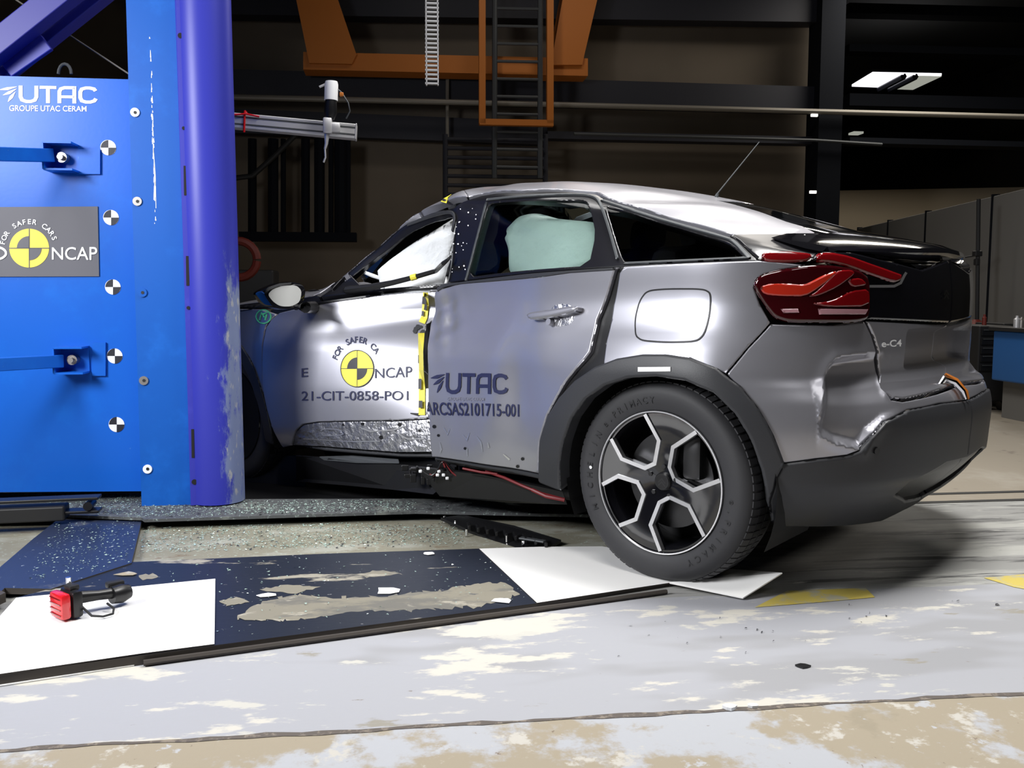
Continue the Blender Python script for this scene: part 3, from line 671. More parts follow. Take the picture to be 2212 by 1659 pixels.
# ---- front wing and bonnet
wing=[loxz(2.30,.36)]+circ(2.67,.345,.44,170,10,18)+[loxz(3.2,.36),loxz(3.35,.6),loxz(3.2,.8),loxz(2.6,.895)]+[(560,668),(596,678),(574,703),(566,760),(566,830),(574,878),(588,925)]
wu=np.array([p[1:] if p[0]=='uv' else LO.near(*p) for p in wing])
WING=panel('front_wing',LO,wu,'paint',CAR,edge=.005)
panel('front_bumper',LO,uvs(LO,[loxz(3.1,.3),loxz(3.1,.6),('uv',0.0,.4),('uv',0.0,.1)]),'trim',CAR,off=.002,mirror=FAR,step=.05)
bon=np.array([(3.42,VM),(3.42,.02),(2.9,.015),(2.4,.015),(2.06,.02),(2.12,VM*.5),(2.10,VM)])
panel('bonnet',UP,bon,'paint',CAR,step=.04,mirror=UFAR)
decal('wing_seam',LO,stroke(chaikin([(520,672),(545,668),(565,660)],0),1.6),lambda v:v,'satin',WING,.002)
# round green-rimmed sticker
decal('round_sticker',LO,join2d([disc2d((0,0),1,n=30,r0=.84),stroke([(-.5,-.5),(-.25,.5),(.1,-.1)],.2),stroke([(.2,-.5),(.4,.3)],.2),stroke([(-.1,.3),(.5,.6)],.2)]),lambda v:np.asarray(v)*[17,-16]+[570,684],'green_ink',WING,.003,label='small round green rimmed sticker')
# ================================================================ glasshouse
def up(pts,it=0): return uvs(UP,pts,it)
# roof skin: cant rail to the centre line
roof_l=[(1012,424),(1040,417),(1130,411),(1230,409),(1290,414),(1310,424),(1380,447),(1470,474),(1575,503),(1600,507),(1690,507),(1764,504)]
roof_r=[(1735,489),(1700,479),(1640,457),(1580,440),(1545,432)]
rl=up(roof_l).tolist(); rr=up(roof_r).tolist()
ROOF=panel('roof',UP,np.array(rl+rr+[(rr[-1][0]-.02,VM),(1.33,VM),(1.36,VM*.62)]+[tuple(UP.near(1000,407))]),'paint',CAR,edge=.004,mirror=UFAR)
# a pillar: silver outer edge of the windscreen frame, from the mirror to the roof
ap=[(655,611),(700,572),(760,528),(812,486),(852,458),(895,434),(935,415),(985,403),(1002,408),(1010,424),(960,436),(905,452),(872,470),(820,505),(770,546),(715,592),(672,640),(660,640)]
APIL=panel('a_pillar',UP,up(ap),'paint',CAR,edge=.004,th=.03)
decal('measuring_tape',UP,stroke([(969,413),(963,425),(960,438)],13),lambda v:v,'yellow',APIL,.004,label='yellow and black measuring tape')
decal('tape_marks',UP,join2d([stroke([(964,420),(969,422)],5),stroke([(957,432),(962,434)],5)]),lambda v:v,'black_ink',APIL,.005)
# black frame of the side windows
frame_o=[(672,650),(690,640),(742,588),(790,544),(830,512),(880,482),(930,462),(980,449),(1012,430),(1040,421),(1130,415),(1230,413),(1288,418),(1308,430),(1380,453),(1470,480),(1575,509),(1592,515),(1640,560),(1600,563),(1480,569),(1346,574),(1330,569),(1270,582),(1170,600),(1060,608),(1000,612),(940,630)]
fr_u=up(frame_o[:21]).tolist()
fo=np.array(fr_u+[(UP.near(x,y)[0],.012) for x,y in frame_o[21:]]+[(1.55,.012),(UP.near(690,652)[0],.012)])
fw=[(712,650),(722,622),(800,566),(880,507),(930,484),(975,470),(985,476),(976,530),(962,592),(955,622),(870,632),(800,640)]
rw=[(1008,603),(1030,520),(1052,446),(1062,438),(1130,433),(1240,429),(1265,430),(1275,455),(1285,505),(1270,572),(1170,596),(1060,604)]
qw=[(1306,442),(1330,449),(1400,470),(1470,491),(1560,517),(1580,526),(1612,556),(1480,561),(1350,566),(1340,550)]
holes=[up(h,1) for h in (fw,rw,qw)]
def clampv(a): a=np.asarray(a,float).copy(); a[:,1]=np.maximum(a[:,1],.024); return a
holes=[clampv(h) for h in holes]
FRM=panel('window_frame',UP,fo,'pillar',CAR,off=-.003,th=.03,edge=.004,holes=holes)
panel('door_window',UP,holes[1],'glass',CAR,off=-.012,th=.004,edge=.001,label='rear door window of pale green glass')
panel('quarter_window',UP,holes[2],'dark_glass',CAR,off=-.010,th=.004,edge=.001,label='small dark rear quarter window')
# grey edging beads of the windows
strip_on('window_bead',UP,[(1052,432),(1130,424),(1240,420),(1284,424),(1298,440),(1318,500),(1334,560)],.010,'ladder',CAR,.006)
strip_on('window_bead',UP,[(1300,432),(1380,459),(1470,486),(1560,511),(1585,520),(1618,557)],.012,'ladder',CAR,.004)
strip_on('window_bead',UP,[(1618,557),(1480,563),(1348,569)],.009,'ladder',CAR,.004,it=1)
strip_on('window_bead',UP,[(1006,606),(1030,515),(1051,436)],.012,'ladder',CAR,.003,it=1)
strip_on('window_bead',UP,[(880,486),(930,466),(972,456),(985,466),(978,500)],.014,'trim',CAR,.006)
strip_on('belt_moulding',LO,[(948,627),(962,616),(1000,608),(1060,603),(1170,594),(1270,577),(1328,565)],.016,'trim',RD,.012)
strip_on('belt_moulding',LO,[(668,658),(720,651),(800,640)],.012,'satin',FD,.012,it=0)
# bent window moulding that sprang out of the front door
def upo(px,py,off): u=UP.near(px,py); return cp(*(UP.pos(*u)+UP.nor(*u)*off))
b=MB(); b.tube([upo(x,y,o) for x,y,o in ((716,655,.02),(760,646,.035),(810,638,.05),(860,622,.06),(905,606,.06),(950,586,.05),(976,574,.04),(984,566,.04),(986,556,.03))],[.016,.018,.016,.013,.012,.011,.010,.007,.004],8); SP=b.link('sprung_moulding','satin',CAR,True)
b=MB(); b.tube([upo(899,608,.06),upo(911,603,.06)],.0145,8); b.link('yellow_tag','yellow',SP,True,label='yellow tape tag')
# b pillar is part of the frame; glass grains on it
V,F=join2d([disc2d((rng.uniform(990,1040)-(y-440)*.22,y),rng.uniform(.8,2),n=6) for y in rng.uniform(450,600,26)]); decal('glass_grains',UP,(V,F),lambda v:v,'white',FRM,.001)
# windscreen, rear screen, far side
panel('windscreen',UP,np.array([(1.36,VM),(1.40,VM*.6),(1.48,VM*.42),(2.0,VM*.36),(2.07,VM*.6),(2.09,VM)]),'black_glass',CAR,off=-.004,step=.04,mirror=UFAR)
rs=up([(1548,434),(1582,443),(1642,460),(1700,481),(1735,491),(1764,505),(1775,512)]).tolist()
RS=panel('rear_screen',UP,np.array(rs+[(-.45,VM*.62),(-.45,VM),(rs[0][0]-.02,VM)]),'black_glass',CAR,off=-.002,step=.03,mirror=UFAR)
farside=uvs(FAR,[loxz(2.2,.24),loxz(.46,.26)]+circ(0,.345,.41,-8,190,20)[1:]+[loxz(-.28,.36),loxz(-.28,1.05),loxz(0,1.04),loxz(1,1.01),loxz(2,.94),loxz(2.6,.89),loxz(3.3,.75),loxz(3.3,.36)]+circ(2.67,.345,.41,5,175,20))
far_o=panel('far_side_body',FAR,farside,'paint',CAR,step=.05); far_o.data.transform(Matrix.Scale(-1,4,(0,1,0))); far_o.data.flip_normals()
fg=panel('far_side_glass',UFAR,np.array([(1.9,.03),(1.4,.36),(.9,.40),(.3,.38),(-.2,.18),(-.3,.03)]),'dark_glass',CAR,off=-.01,step=.05); fg.data.transform(Matrix.Scale(-1,4,(0,1,0))); fg.data.flip_normals()
fp=panel('far_cant_rail',UFAR,np.array([(2.05,.02),(1.9,.03),(1.4,.36),(.9,.40),(.3,.38),(-.2,.18),(-.3,.03),(-.45,.1),(-.2,.3),(.3,.46),(.9,.47),(1.45,.45)]),'paint',CAR,step=.05); fp.data.transform(Matrix.Scale(-1,4,(0,1,0))); fp.data.flip_normals()
# curtain airbags hanging inside
def bag(name,S,pts,off,label,dz):
    q=uvs(S,pts,2); q[:,1]=np.minimum(q[:,1],.35)
    return panel(name,S,q,'airbag',CAR,off=off,th=.06,edge=.045,dz=dz,step=.018,label=label)
bag('curtain_airbag',UPF,[(806,582),(850,546),(920,508),(992,476),(980,530),(968,600),(950,632),(815,645),(812,600)],0,'white curtain airbag in the front window',lambda P,U:.018*gauss(U[:,0]*.8+U[:,1],1.33,.03)*-1+.012*np.sin(P[:,0]*22+P[:,2]*30)+.02*gauss(P[:,0],1.25,.12))
bag('curtain_airbag',UPR,[(1078,500),(1112,462),(1150,455),(1200,466),(1292,470),(1292,520),(1276,580),(1190,602),(1092,606),(1090,540)],0,'pale curtain airbag behind the rear door window',lambda P,U:-.02*gauss(P[:,2],1.22,.015)+.008*np.sin(P[:,0]*25)*np.sin(P[:,2]*40))
b=MB(); b.tube([upo(770,580,-.05),upo(792,588,-.05),upo(814,594,-.05),upo(815,640,-.05)],[.008,.01,.01,.008],8); b.link('airbag_tether','airbag',CAR,True)
# seats, dashboard, floor pan
def cbox(b,c,s,bev=.03): return b.box(cp(*c),s,CAX,bev)
for nm,x,y in (('front_seat',1.2,.02),('front_seat',1.2,-.48),('rear_seat',.45,.35),('rear_seat',.45,-.4)):
    b=MB(); cbox(b,(x,y,.55),(.5,.5,.16)); cbox(b,(x-.28,y,.85),(.13,.48,.56),.05); cbox(b,(x-.31,y,1.2),(.09,.24,.16),.04); b.link(nm,'seat',CAR,True)
b=MB(); cbox(b,(2.0,-.2,.8),(.4,1.0,.25),.06); b.link('dashboard','seat',CAR,True)
b=MB(); cbox(b,(1.1,-.15,.26),(2.4,1.1,.08)); cbox(b,(-.3,0,.62),(.5,1.1,.1)); cbox(b,(2.35,-.1,.6),(.06,1.2,.5)); b.link('floor_pan','void',CAR)
b=MB(); cbox(b,(-.15,-.5,1.12),(.25,.12,.1),.03); cbox(b,(-.02,-.52,1.1),(.05,.1,.16),.02); b.link('headrest','airbag',CAR,True)
# ---- aerial
a0=UP.near(1546,428); q=UP.pos(a0[0],VM*.96); q0=cp(*q); tip=ray(1640,307); dep=(q0-_C)@_F
t0=_C+ray(1545,424)*(((q0-_C)@_F)/1.0); t1=_C+tip*(dep*1.02)
b=MB(); b.cyl(t0-np.array([0,0,.03]),t0+ (t1-t0)*.05,.010,10,.006); b.cyl(t0,t1,.0032,8,.0022); b.link('aerial','ladder',CAR,True)
# ---- mirror
def cq(px,py,c): return c2w(carplane(px,py,c))
mo=[(569,632),(580,622),(604,612),(634,609),(652,614),(660,626),(658,644),(650,662),(632,668),(606,668),(588,662),(578,648)]
dm=(np.array(c2w(carplane(617,640,.985)))-_C)@_F
fr=np.array([_C+ray(x,y)*dm for x,y in chaikin(mo,2)]); c=fr.mean(0); n=len(fr)
bk=CF*.13
V=np.concatenate([fr,(fr-c)*1.03+c+bk*.35,(fr-c)*.75+c+bk,[c+bk*1.1]])
Fm=[(j*n+i,j*n+(i+1)%n,(j+1)*n+(i+1)%n,(j+1)*n+i) for j in range(2) for i in range(n)]+[(2*n+i,2*n+(i+1)%n,3*n) for i in range(n)]+[tuple(range(n))]
MIR=fixn(link('door_mirror',V,Fm,'piano',CAR,True,sharp=50))
gl=np.array([_C+ray(x,y)*(dm-.004) for x,y in chaikin([(578,636),(590,624),(612,617),(640,616),(652,628),(648,652),(630,662),(606,662),(590,652)],2)])
link('mirror_glass',gl,[tuple(range(len(gl)))],'mirror',MIR)
top=np.array([_C+ray(x,y)*(dm-.01) for x,y in [(567,630),(580,620),(604,612),(630,610),(628,614),(604,617),(584,625),(572,634)]]); b=MB(); b.slab(top,.01,CF); b.link('mirror_cap','chrome',MIR)
b=MB(); st=cq(655,655,.93); 
b.tube([_C+ray(640,660)*(dm+.02),_C+ray(660,664)*(dm-.03),cp(*(LO.pos(*LO.near(678,664))))],[.022,.026,.03],10); b.link('mirror_arm','satin',MIR,True)
panel('mirror_base',UP,np.array([UP.near(668,645),UP.near(690,628),UP.near(704,650)]+[(UP.near(700,654)[0],.004),(UP.near(664,658)[0],.004)]),'satin',CAR,off=.006)
# ---- tail: black side panel, lamps, spoiler, tailgate
def lo(pts,it=0): return uvs(LO,pts,it)
sp=[(1578,508),(1602,508),(1692,508),(1768,506),(1790,520),(1810,548),(1800,560),(1640,561),(1616,540),(1596,520)]
su=up(sp); 
panel('black_corner_panel',UP,su,'pillar',CAR,off=.004,th=.012,edge=.006)
_fu,_fv,_fP=lower_table(640,260,.2); FAR2=Surf(_fu,_fv,_fP)
def tailx(z): return (LOX.us[-1],float((z-.16)/(belt(-.6)+.2-.16)*1.1))
lox=lambda pts,it=0: uvs(LOX,pts,it)
tg_b=np.array(lox([(1752,563),(1800,566),(1870,600),(1876,640),(1872,690)]).tolist()+[tailx(.872),tailx(1.09)]+lox([(1990,583),(1900,560),(1840,545),(1768,544)]).tolist())
TB=panel('tailgate_black_panel',LOX,tg_b,'piano',CAR,off=.004,th=.03,edge=.008,mirror=FAR2)
tg=np.array(lo([(1872,694),(1888,728),(1898,760),(1901,812),(1908,838),(1928,860),(1950,862)]).tolist()+[tailv(.665)[1:],tailv(.862)[1:]])
def plate_recess(P,U):
    y,z=P[:,1],P[:,2]; return -.05*sst(.36,.30,abs(y))*sst(.715,.74,z)*sst(.87,.83,z)-.03*gauss(z,.685,.015)
TG=panel('tailgate',LO,tg,'paint',CAR,off=.003,th=.03,edge=.006,mirror=FAR,dz=plate_recess,step=.014)
decal('badge',LO,unit(text2d('e-C4',.02)),quadmap([(1901,735),(1944,733),(1944,748),(1901,750)]),'white',TG,.006,label='small chrome model badge')
u=LO.near(2036,632); p=LO.pos(*u); nn=LO.nor(*u)
V,F=join2d([stroke([(2033,637),(2038,628),(2043,637)],3.5),stroke([(2033,646),(2038,637),(2043,646)],3.5)]); decal('emblem',LOX,(V,F),lambda v:v,'chrome',TB,.010,label='chrome double chevron emblem')
# lamps
lamp=chaikin([(1627,616),(1634,600),(1652,590),(1690,581),(1742,572),(1790,572),(1850,582),(1872,602),(1875,640),(1872,690),(1842,698),(1760,698),(1700,697),(1672,688),(1650,660),(1634,634)],2)
LAMP=panel('tail_lamp',LO,lo([tuple(p) for p in lamp]),'red_dark',CAR,off=.016,th=.05,edge=.012,label='dark red tail lamp')
def lens(pts,m,off,nm,it=1,edge=.006,lab=None): return panel(nm,LO,lo(pts,it),m,LAMP,off=off,th=.01,edge=edge,step=.012,label=lab)
lens([(1640,620),(1660,612),(1700,612),(1735,615),(1770,596),(1800,585),(1796,596),(1760,624),(1735,640),(1690,640),(1650,636)],'red_bright',.022,'upper_lens',lab='bright orange red lens')
lens([(1800,585),(1830,583),(1840,592),(1800,622),(1760,640),(1740,641),(1762,626)],'red_lens',.022,'upper_lens')
lens([(1745,655),(1790,650),(1830,628),(1868,624),(1869,662),(1780,664)],'red_lens',.022,'lower_lens')
lens([(1822,604),(1850,600),(1866,616),(1832,622)],'red_lens',.021,'lower_lens')
lens([(1684,668),(1720,667),(1722,676),(1690,677)],'pink_strip',.021,'reverse_strip',0,.003)
lens([(1762,667),(1866,668),(1860,679),(1764,680)],'pink_strip',.021,'reverse_strip',0,.003,'pale clear strip')
decal('lamp_glints',LO,join2d([stroke([(1744,612),(1765,604),(1786,593)],[1,5,2]),stroke([(1648,619),(1680,618),(1712,618)],[2,5,1]),stroke([(1838,623),(1850,626)],[3,5])]),lambda v:v,'chrome',LAMP,.0235) if 0 else None
b=panel('upper_light_bar',LOX,uvs(LOX,[(1644,550),(1652,543),(1700,541),(1754,546),(1756,556),(1742,566),(1700,568),(1654,566)],1),'red_lens',CAR,off=.004,th=.05,edge=.010,label='red light bar above the tail lamp')
bar=[(1762,548),(1790,545),(1830,552),(1880,570),(1925,586),(1946,594),(1942,607),(1926,612),(1880,597),(1830,578),(1790,568),(1764,567)]
panel('tailgate_light_bar',LOX,uvs(LOX,bar,1),'red_lens',TB,off=.012,th=.05,edge=.010,label='red light bar curving onto the tailgate')
V,F=stroke(np.array([(1870,619),(1922,619),(1936,612),(1944,596),(1948,590)]),5.5); decal('silver_line',LOX,(V,F),lambda v:v,'alloy',TB,.016,label='thin silver line')
decal('gap_line',UP,join2d([stroke([(1736,512),(1764,545)],2.5),stroke([(1758,517),(1778,543)],2)]),lambda v:v,'alloy',RS,.009)
# spoiler: a wing across the screen, lofted from side to side
secs=[]
for yy in np.linspace(-.62,.62,25):
    k=abs(yy)/.62; xt=-.60+.14*k**2.2-.02; dr=-.035*k**2; lead=-.22-.04*k; f=1-.8*k**3
    top=lambda x: 1.222+dr*1.3+(x+.22)*.215-.01*k
    S=[(lead,top(lead)-.004),(-.38,top(-.38)+.003),(xt+.03,top(xt+.03)+.002),(xt,top(xt)-.006*f),(xt-.004,top(xt)-.022*f),(xt+.01,top(xt)-.045*f),(xt+.05,top(xt)-.06*f),(-.46,top(-.46)-.085*f),(-.38,top(-.38)-.085*f),(lead-.02,top(lead)-.06*f)]
    secs.append(S)
n=len(secs[0]); V=[(p[0],yy,p[1]) for yy,S in zip(np.linspace(-.62,.62,25),secs) for p in S]
F=[(i*n+k,(i+1)*n+k,(i+1)*n+(k+1)%n,i*n+(k+1)%n) for i in range(24) for k in range(n)]+[tuple(range(n)),tuple(24*n+k for k in range(n))[::-1]]
fixn(cl('rear_spoiler',V,F,'piano',None,True,sharp=40))
u=LO.near(2052,832); q0=cp(*(LO.pos(*u)+LO.nor(*u)*.02)); b=MB(); b.tube([_C+ray(x,y)*((q0-_C)@_F) for x,y in ((2026,838),(2040,818),(2062,826),(2080,845),(2087,862))],[.006,.011,.010,.009,.005],7); b.link('torn_film','chrome',CAR,True,label='crumpled shiny strip at the tail corner')
b=MB(); b.tube([_C+ray(x,y)*((q0-_C)@_F+.03) for x,y in ((2042,808),(2066,822),(2086,846),(2092,862))],[.005,.009,.009,.004],7); b.link('orange_edge','orange',CAR,True,label='orange edge strip at the tail corner')
# ---- sills and underside
panel('sill',LO,uvs(LO,[(640,967),(700,970),(860,982),(942,990),(1000,999),(1100,1014),(1168,1028),(1170,1042),(1100,1026),(1000,1008),(940,998),(860,990),(700,978)]),'trim',CAR,off=-.012,th=.12,edge=.01)
b=MB(); cbox(b,(1.3,-.05,.20),(1.7,1.35,.09),.02); b.link('battery_tray','satin',CAR,True)
def gp(px,py,Y): return at_depth(px,py,Y)
hang=[gp(640,985,4.42),gp(800,996,4.2),gp(905,1010,4.02),gp(960,1048,3.92),gp(935,1068,3.94),gp(850,1058,4.1),gp(740,1048,4.3),gp(640,1040,4.5)]
b=MB(); b.slab([gp(528,984,4.75),gp(660,984,4.62),gp(660,1070,4.6),gp(528,1072,4.72)],.012,np.array([0,.7,.1])); fixn(b.link('added_shade_screen','satin',CAR))  # dark screen added to black out the lit floor behind the front wheel
b=MB(); b.slab(hang,.012,np.array([0,.6,.3])); fixn(b.link('torn_undertray','satin',CAR))
h2=[gp(900,1010,3.95),gp(1040,1025,3.75),gp(1215,1062,3.5),gp(1225,1090,3.5),gp(1100,1086,3.7),gp(950,1072,3.9)]
b=MB(); b.slab(h2,.015,np.array([0,.8,.3])); fixn(b.link('undertray','satin',CAR))
b=MB(); b.slab([gp(690,988,4.34),gp(760,986,4.25),gp(860,994,4.1),gp(862,1001,4.08),gp(770,1000,4.2),gp(700,994,4.33)],.01,np.array([0,.8,.3])); fixn(b.link('bent_sill_strip','ladder',CAR))
for k,pts in enumerate(([(1050,1018,3.7),(1090,1032,3.62),(1130,1050,3.55),(1170,1066,3.5),(1215,1078,3.47)],[(1150,1058,3.52),(1180,1072,3.48),(1220,1080,3.46)],[(1000,1012,3.75),(1040,1020,3.7),(1075,1024,3.65)])):
    b=MB(); b.tube([gp(*p) for p in pts],[.006,.008,.005][k],8); b.link('red_cable','red_hose',CAR,True,label='red high voltage cable under the sill')
b=MB()
for _ in range(34):
    x=rng.uniform(868,1000);y=rng.uniform(1003,1040); p=gp(x,y,3.88+.1*rng.random()); b.box(p,rng.uniform(.008,.035,3),bev=.003)
b.link('torn_fittings','satin',CAR)
for x,y in ((948,1018),(958,1026),(945,1026),(966,1033),(908,1018),(925,1012)): b=MB(); b.box(gp(x,y,3.84),(.014,.012,.012),bev=.003); b.link('white_connector','white',CAR,label='white plug')
for k in range(5):
    p0=gp(905+k*14,1012,3.85); b=MB(); t=np.linspace(0,1,9)
    b.tube([p0+np.array([.02*math.sin(3*s+k)+.10*s,-.02*s,-.03*math.sin(5*s+k)]) for s in t],.004,6); b.link('loose_wire','red_hose' if k%2 else 'satin',CAR,True)
# ================================================================ wheels (tyre > ..., rim > ...)
def wheel(cx,yo,parent,full=True):
    c=cp(cx,yo,.345); ax=CN; W=thing  # axis points outward
    holder='rear_wheel' if full else 'front_wheel'
    # tyre
    pr=[(.236,-.012),(.243,-.004),(.252,.001),(.275,.006),(.300,.007),(.318,.002),(.331,-.010),(.339,-.026),(.343,-.045),(.345,-.09),(.345,-.11),(.343,-.155),(.339,-.174),(.331,-.19),(.30,-.207),(.25,-.2),(.236,-.19)]
    b=MB(); b.lathe(pr,c,ax,CF,CZ,96); b.V[-1][:,2]=np.maximum(b.V[-1][:,2],.0152 if full else 0); T=b.link('tyre','rubber',parent,True,sharp=60,label=holder.replace('_',' ')+' tyre'); fixn(T)
    b=MB()
    for k in range(80):
        a=2*math.pi*k/80; e=CF*math.cos(a)+CZ*math.sin(a)
        if math.sin(a)<-.94: continue
        t=-CF*math.sin(a)+CZ*math.cos(a)
        b.box(c+e*.341-ax*.034,(.004,.034,.020),(e,ax*.92-e*.25,t))
        for off in (-.075,-.12): b.box(c+e*.3445-ax*(-off),(.004,.035,.021),(e,ax,t))
    b.link('tread_blocks','rubber',parent)
    if full:
        for s,a0,a1 in (('MICHELIN',205,150),('e.PRIMACY',140,95),('e.PRIMACY',-5,-62)):
            V,F=arctext(s,np.zeros(2),.268,1,-1,a0,a1,.030,.012)
            Q=[c+CF*(-v[0])+CZ*v[1]+ax*.0085 for v in V]; link('raised_lettering',Q,F,'rubber_mark',parent)
        V,F=disc2d((-.272,.02),.006,n=14); link('white_dot',[c+CF*(-v[0])+CZ*v[1]+ax*.0085 for v in V],F,'white',parent)
    # barrel
    b=MB(); b.lathe([(.243,-.004),(.240,.002),(.236,.0),(.232,-.012),(.222,-.03),(.215,-.15),(.225,-.185)],c,ax,CF,CZ,80); RIM=b.link('rim','piano',parent,True,sharp=40,label='black and silver alloy rim')
    if not full:
        b=MB(); b.lathe([(.001,-.05),(.23,-.03)],c,ax,CF,CZ,40); b.link('rim_disc','void',parent); return
    b=MB(); b.lathe([(.2415,-.001),(.2405,.0035),(.2365,.0035),(.2355,-.001)],c,ax,CF,CZ,96); b.link('rim_edge','alloy',parent,True)
    b=MB(); b.lathe([(.05,-.08),(.165,-.08),(.165,-.09),(.05,-.09)],c,ax,CF,CZ,60); b.link('brake_disc','steel',parent,True)
    b=MB(); b.lathe([(.001,-.19),(.23,-.19)],c,ax,CF,CZ,40); b.link('rim_back','void',parent)
    b=MB(); b.box(c+CF*-.10+CZ*.09-ax*.07,(.07,.06,.15),CAX,.015); b.link('brake_caliper','steel',parent,True)
    # windows of the face, rectified from the sight lines
    zo=lambda p:(1140+p[0]/3.0724,760+p[1]/3.0724)
    wins=[[(785,400),(868,590),(828,745),(765,775),(625,710),(535,548)],[(1130,528),(960,635),(925,770),(955,850),(1095,920),(1290,850)],[(1175,1215),(1065,1025),(925,970),(860,1005),(815,1150),(890,1340)],[(585,1185),(720,1110),(760,950),(720,870),(600,825),(445,880)]]
    yf=yo-.012; loops=[];bands=[]
    for wv in wins:
        P=np.array([carplane(*zo(p),yf) for p in wv]); q=np.stack([-(P[:,0]-cx),P[:,2]-.345],1)
        rr=np.hypot(q[:,0],q[:,1]); q[[0,-1]]*= (.232/rr[[0,-1]])[:,None]
        a0=math.atan2(q[0,1],q[0,0]);a1=math.atan2(q[-1,1],q[-1,0]); da=(a0-a1+math.pi)%(2*math.pi)-math.pi
        arc=[(.232*math.cos(a1+da*t),.232*math.sin(a1+da*t)) for t in np.linspace(0,1,12)[1:-1]]
        cen=q.mean(0); ins=cen+(q-cen)*np.array([1,.93,.9,.9,.93,1])[:,None]; 
        bands.append((q,cen)); loops.append(np.array(list(q)+arc))
    outer=np.array([(.233*math.cos(t),.233*math.sin(t)) for t in np.linspace(0,2*math.pi,97)[:-1]])
    lps=[L*.985 for L in loops]
    hl=[]
    for L in lps:
        cc=L.mean(0); hl.append(cc+(L-cc)*.97)
    pts=[];E=[]
    for L in [outer]+hl:
        s=len(pts); L=resample(L,.012); pts+=list(L); E+=[(s+i,s+(i+1)%len(L)) for i in range(len(L))]
    L2=[resample(L,.012) for L in [outer]+hl]
    g=np.array([(x,y) for x in np.arange(-.22,.221,.02) for y in np.arange(-.22,.221,.02)]); g=g[inside(g,L2)]; d,_=bdist(g,L2); g=g[d>.008]
    v2,_,f2,_,_,_=delaunay_2d_cdt([Vector(p) for p in pts]+[Vector(p) for p in g],E,[],0,1e-7)
    V2=np.array([v[:] for v in v2]);F2=np.array([f[:3] for f in f2]); F2=F2[inside(V2[F2].mean(1),L2)]
    r=np.hypot(V2[:,0],V2[:,1]); h=-.034*np.clip(1-r/.24,0,1)**1.2-.006
    toW=lambda V,hh:[c+CF*(-v[0])+CZ*v[1]+ax*k for v,k in zip(V,hh)]
    ed={}
    for t in F2:
        for a_,b_ in ((t[0],t[1]),(t[1],t[2]),(t[2],t[0])): ed[(a_,b_)]=1
    nV=len(V2); VV=toW(V2,h)+toW(V2,h-.035); FF=[tuple(t) for t in F2]+[(b_,a_,a_+nV,b_+nV) for a_,b_ in ed if (b_,a_) not in ed]
    SPK=link('spokes','piano',parent,True) if 0 else fixn(link('spokes',VV,FF,'piano',parent,True,sharp=40))
    for q,cen in bands:
        Vb,Fb=stroke(q,.0135); rb=np.hypot(Vb[:,0],Vb[:,1]); sc=np.minimum(1,.234/rb); Vb=Vb*sc[:,None]; hb=-.034*np.clip(1-np.hypot(Vb[:,0],Vb[:,1])/.24,0,1)**1.2-.001
        nb=len(Vb); VV=toW(Vb,hb)+toW(Vb,hb-.02); m2=nb//2
        FF=list(Fb)+[(i+1,i,i+nb,i+1+nb) for i in range(m2-1)]+[(m2+i,m2+i+1,m2+i+1+nb,m2+i+nb) for i in range(m2-1)]
        fixn(link('silver_spoke_edge',VV,FF,'alloy',parent))
    b=MB(); b.lathe([(.001,-.024),(.026,-.024),(.030,-.028),(.031,-.05)],c,ax,CF,CZ,32); CAP=b.link('centre_cap','satin',parent,True)
    V,F=join2d([stroke([(-.014,-.004),(0,.010),(.014,-.004)],.005),stroke([(-.014,-.015),(0,-.001),(.014,-.015)],.005),disc2d((0,0),.026,n=40,r0=.0235)]); link('cap_emblem',[c+CF*(-v[0])+CZ*v[1]-ax*.0235 for v in V],F,'steel',parent)
    for k in range(5):
        a=2*math.pi*k/5+.4; e=CF*math.cos(a)+CZ*math.sin(a); b=MB(); b.cyl(c+e*.052-ax*.04,c+e*.052-ax*.026,.008,6); b.link('wheel_nut','steel',parent)
RW=bpy.data.objects.new('rear_wheel',None); COL.objects.link(RW); RW.parent=CAR
wheel(0,.868,RW); 
FWH=bpy.data.objects.new('front_wheel',None); COL.objects.link(FWH); FWH.parent=CAR
wheel(2.60,.85,FWH,False)
# ================================================================ floor
def hz(p): return np.array([p@HU,p@HV])
def floor_piece(name,poly,m,z=0.0):
    """a stretch of floor; poly in hall (a,b)"""
    V=[hall(a,b,z) for a,b in poly]
    o=link(name,V,[tuple(range(len(V)))],m,origin=(0,0,z)); return props(o,kind='structure')
bc=np.mean([hz(ground(x,y))[1] for x,y in ((0,1621),(1106,1560),(2212,1493))])
by=np.mean([hz(ground(x,y))[1] for x,y in ((1700,1298),(2212,1243))])
br=np.mean([hz(ground(x,y))[1] for x,y in ((2000,1068),(2212,1062))])
br2=np.mean([hz(ground(x,y))[1] for x,y in ((1990,1086),(2212,1080))])
print('floor lines',bc,by,br,br2,[hz(ground(x,y)) for x,y in ((0,1621),(2212,1493),(1700,1298),(2212,1243))])
jit=lambda b,s,a0=-7,a1=9,n=400,f=1: [(a,b+s*(math.sin(a*9.1*f)*.5+math.sin(a*23.7*f+1)*.35+math.sin(a*61*f+2)*.3)) for a in np.linspace(a0,a1,n)]
L1=jit(bc,.006); 
floor_piece('floor',[(-7,-3.5),(9,-3.5)]+L1[::-1],'concrete_near')
L2=[(-7,by),(9,by)]
floor_piece('floor',L1+[(9,by),(-7,by)],'concrete_strip')
floor_piece('floor',[(-7,by),(9,by),(9,br2),(-7,br2)],'concrete_lane')
floor_piece('floor',[(-14,br2),(14,br2),(14,34),(-14,34)],'concrete_back')
lb=hz(ground(900,1078,.05))[1]
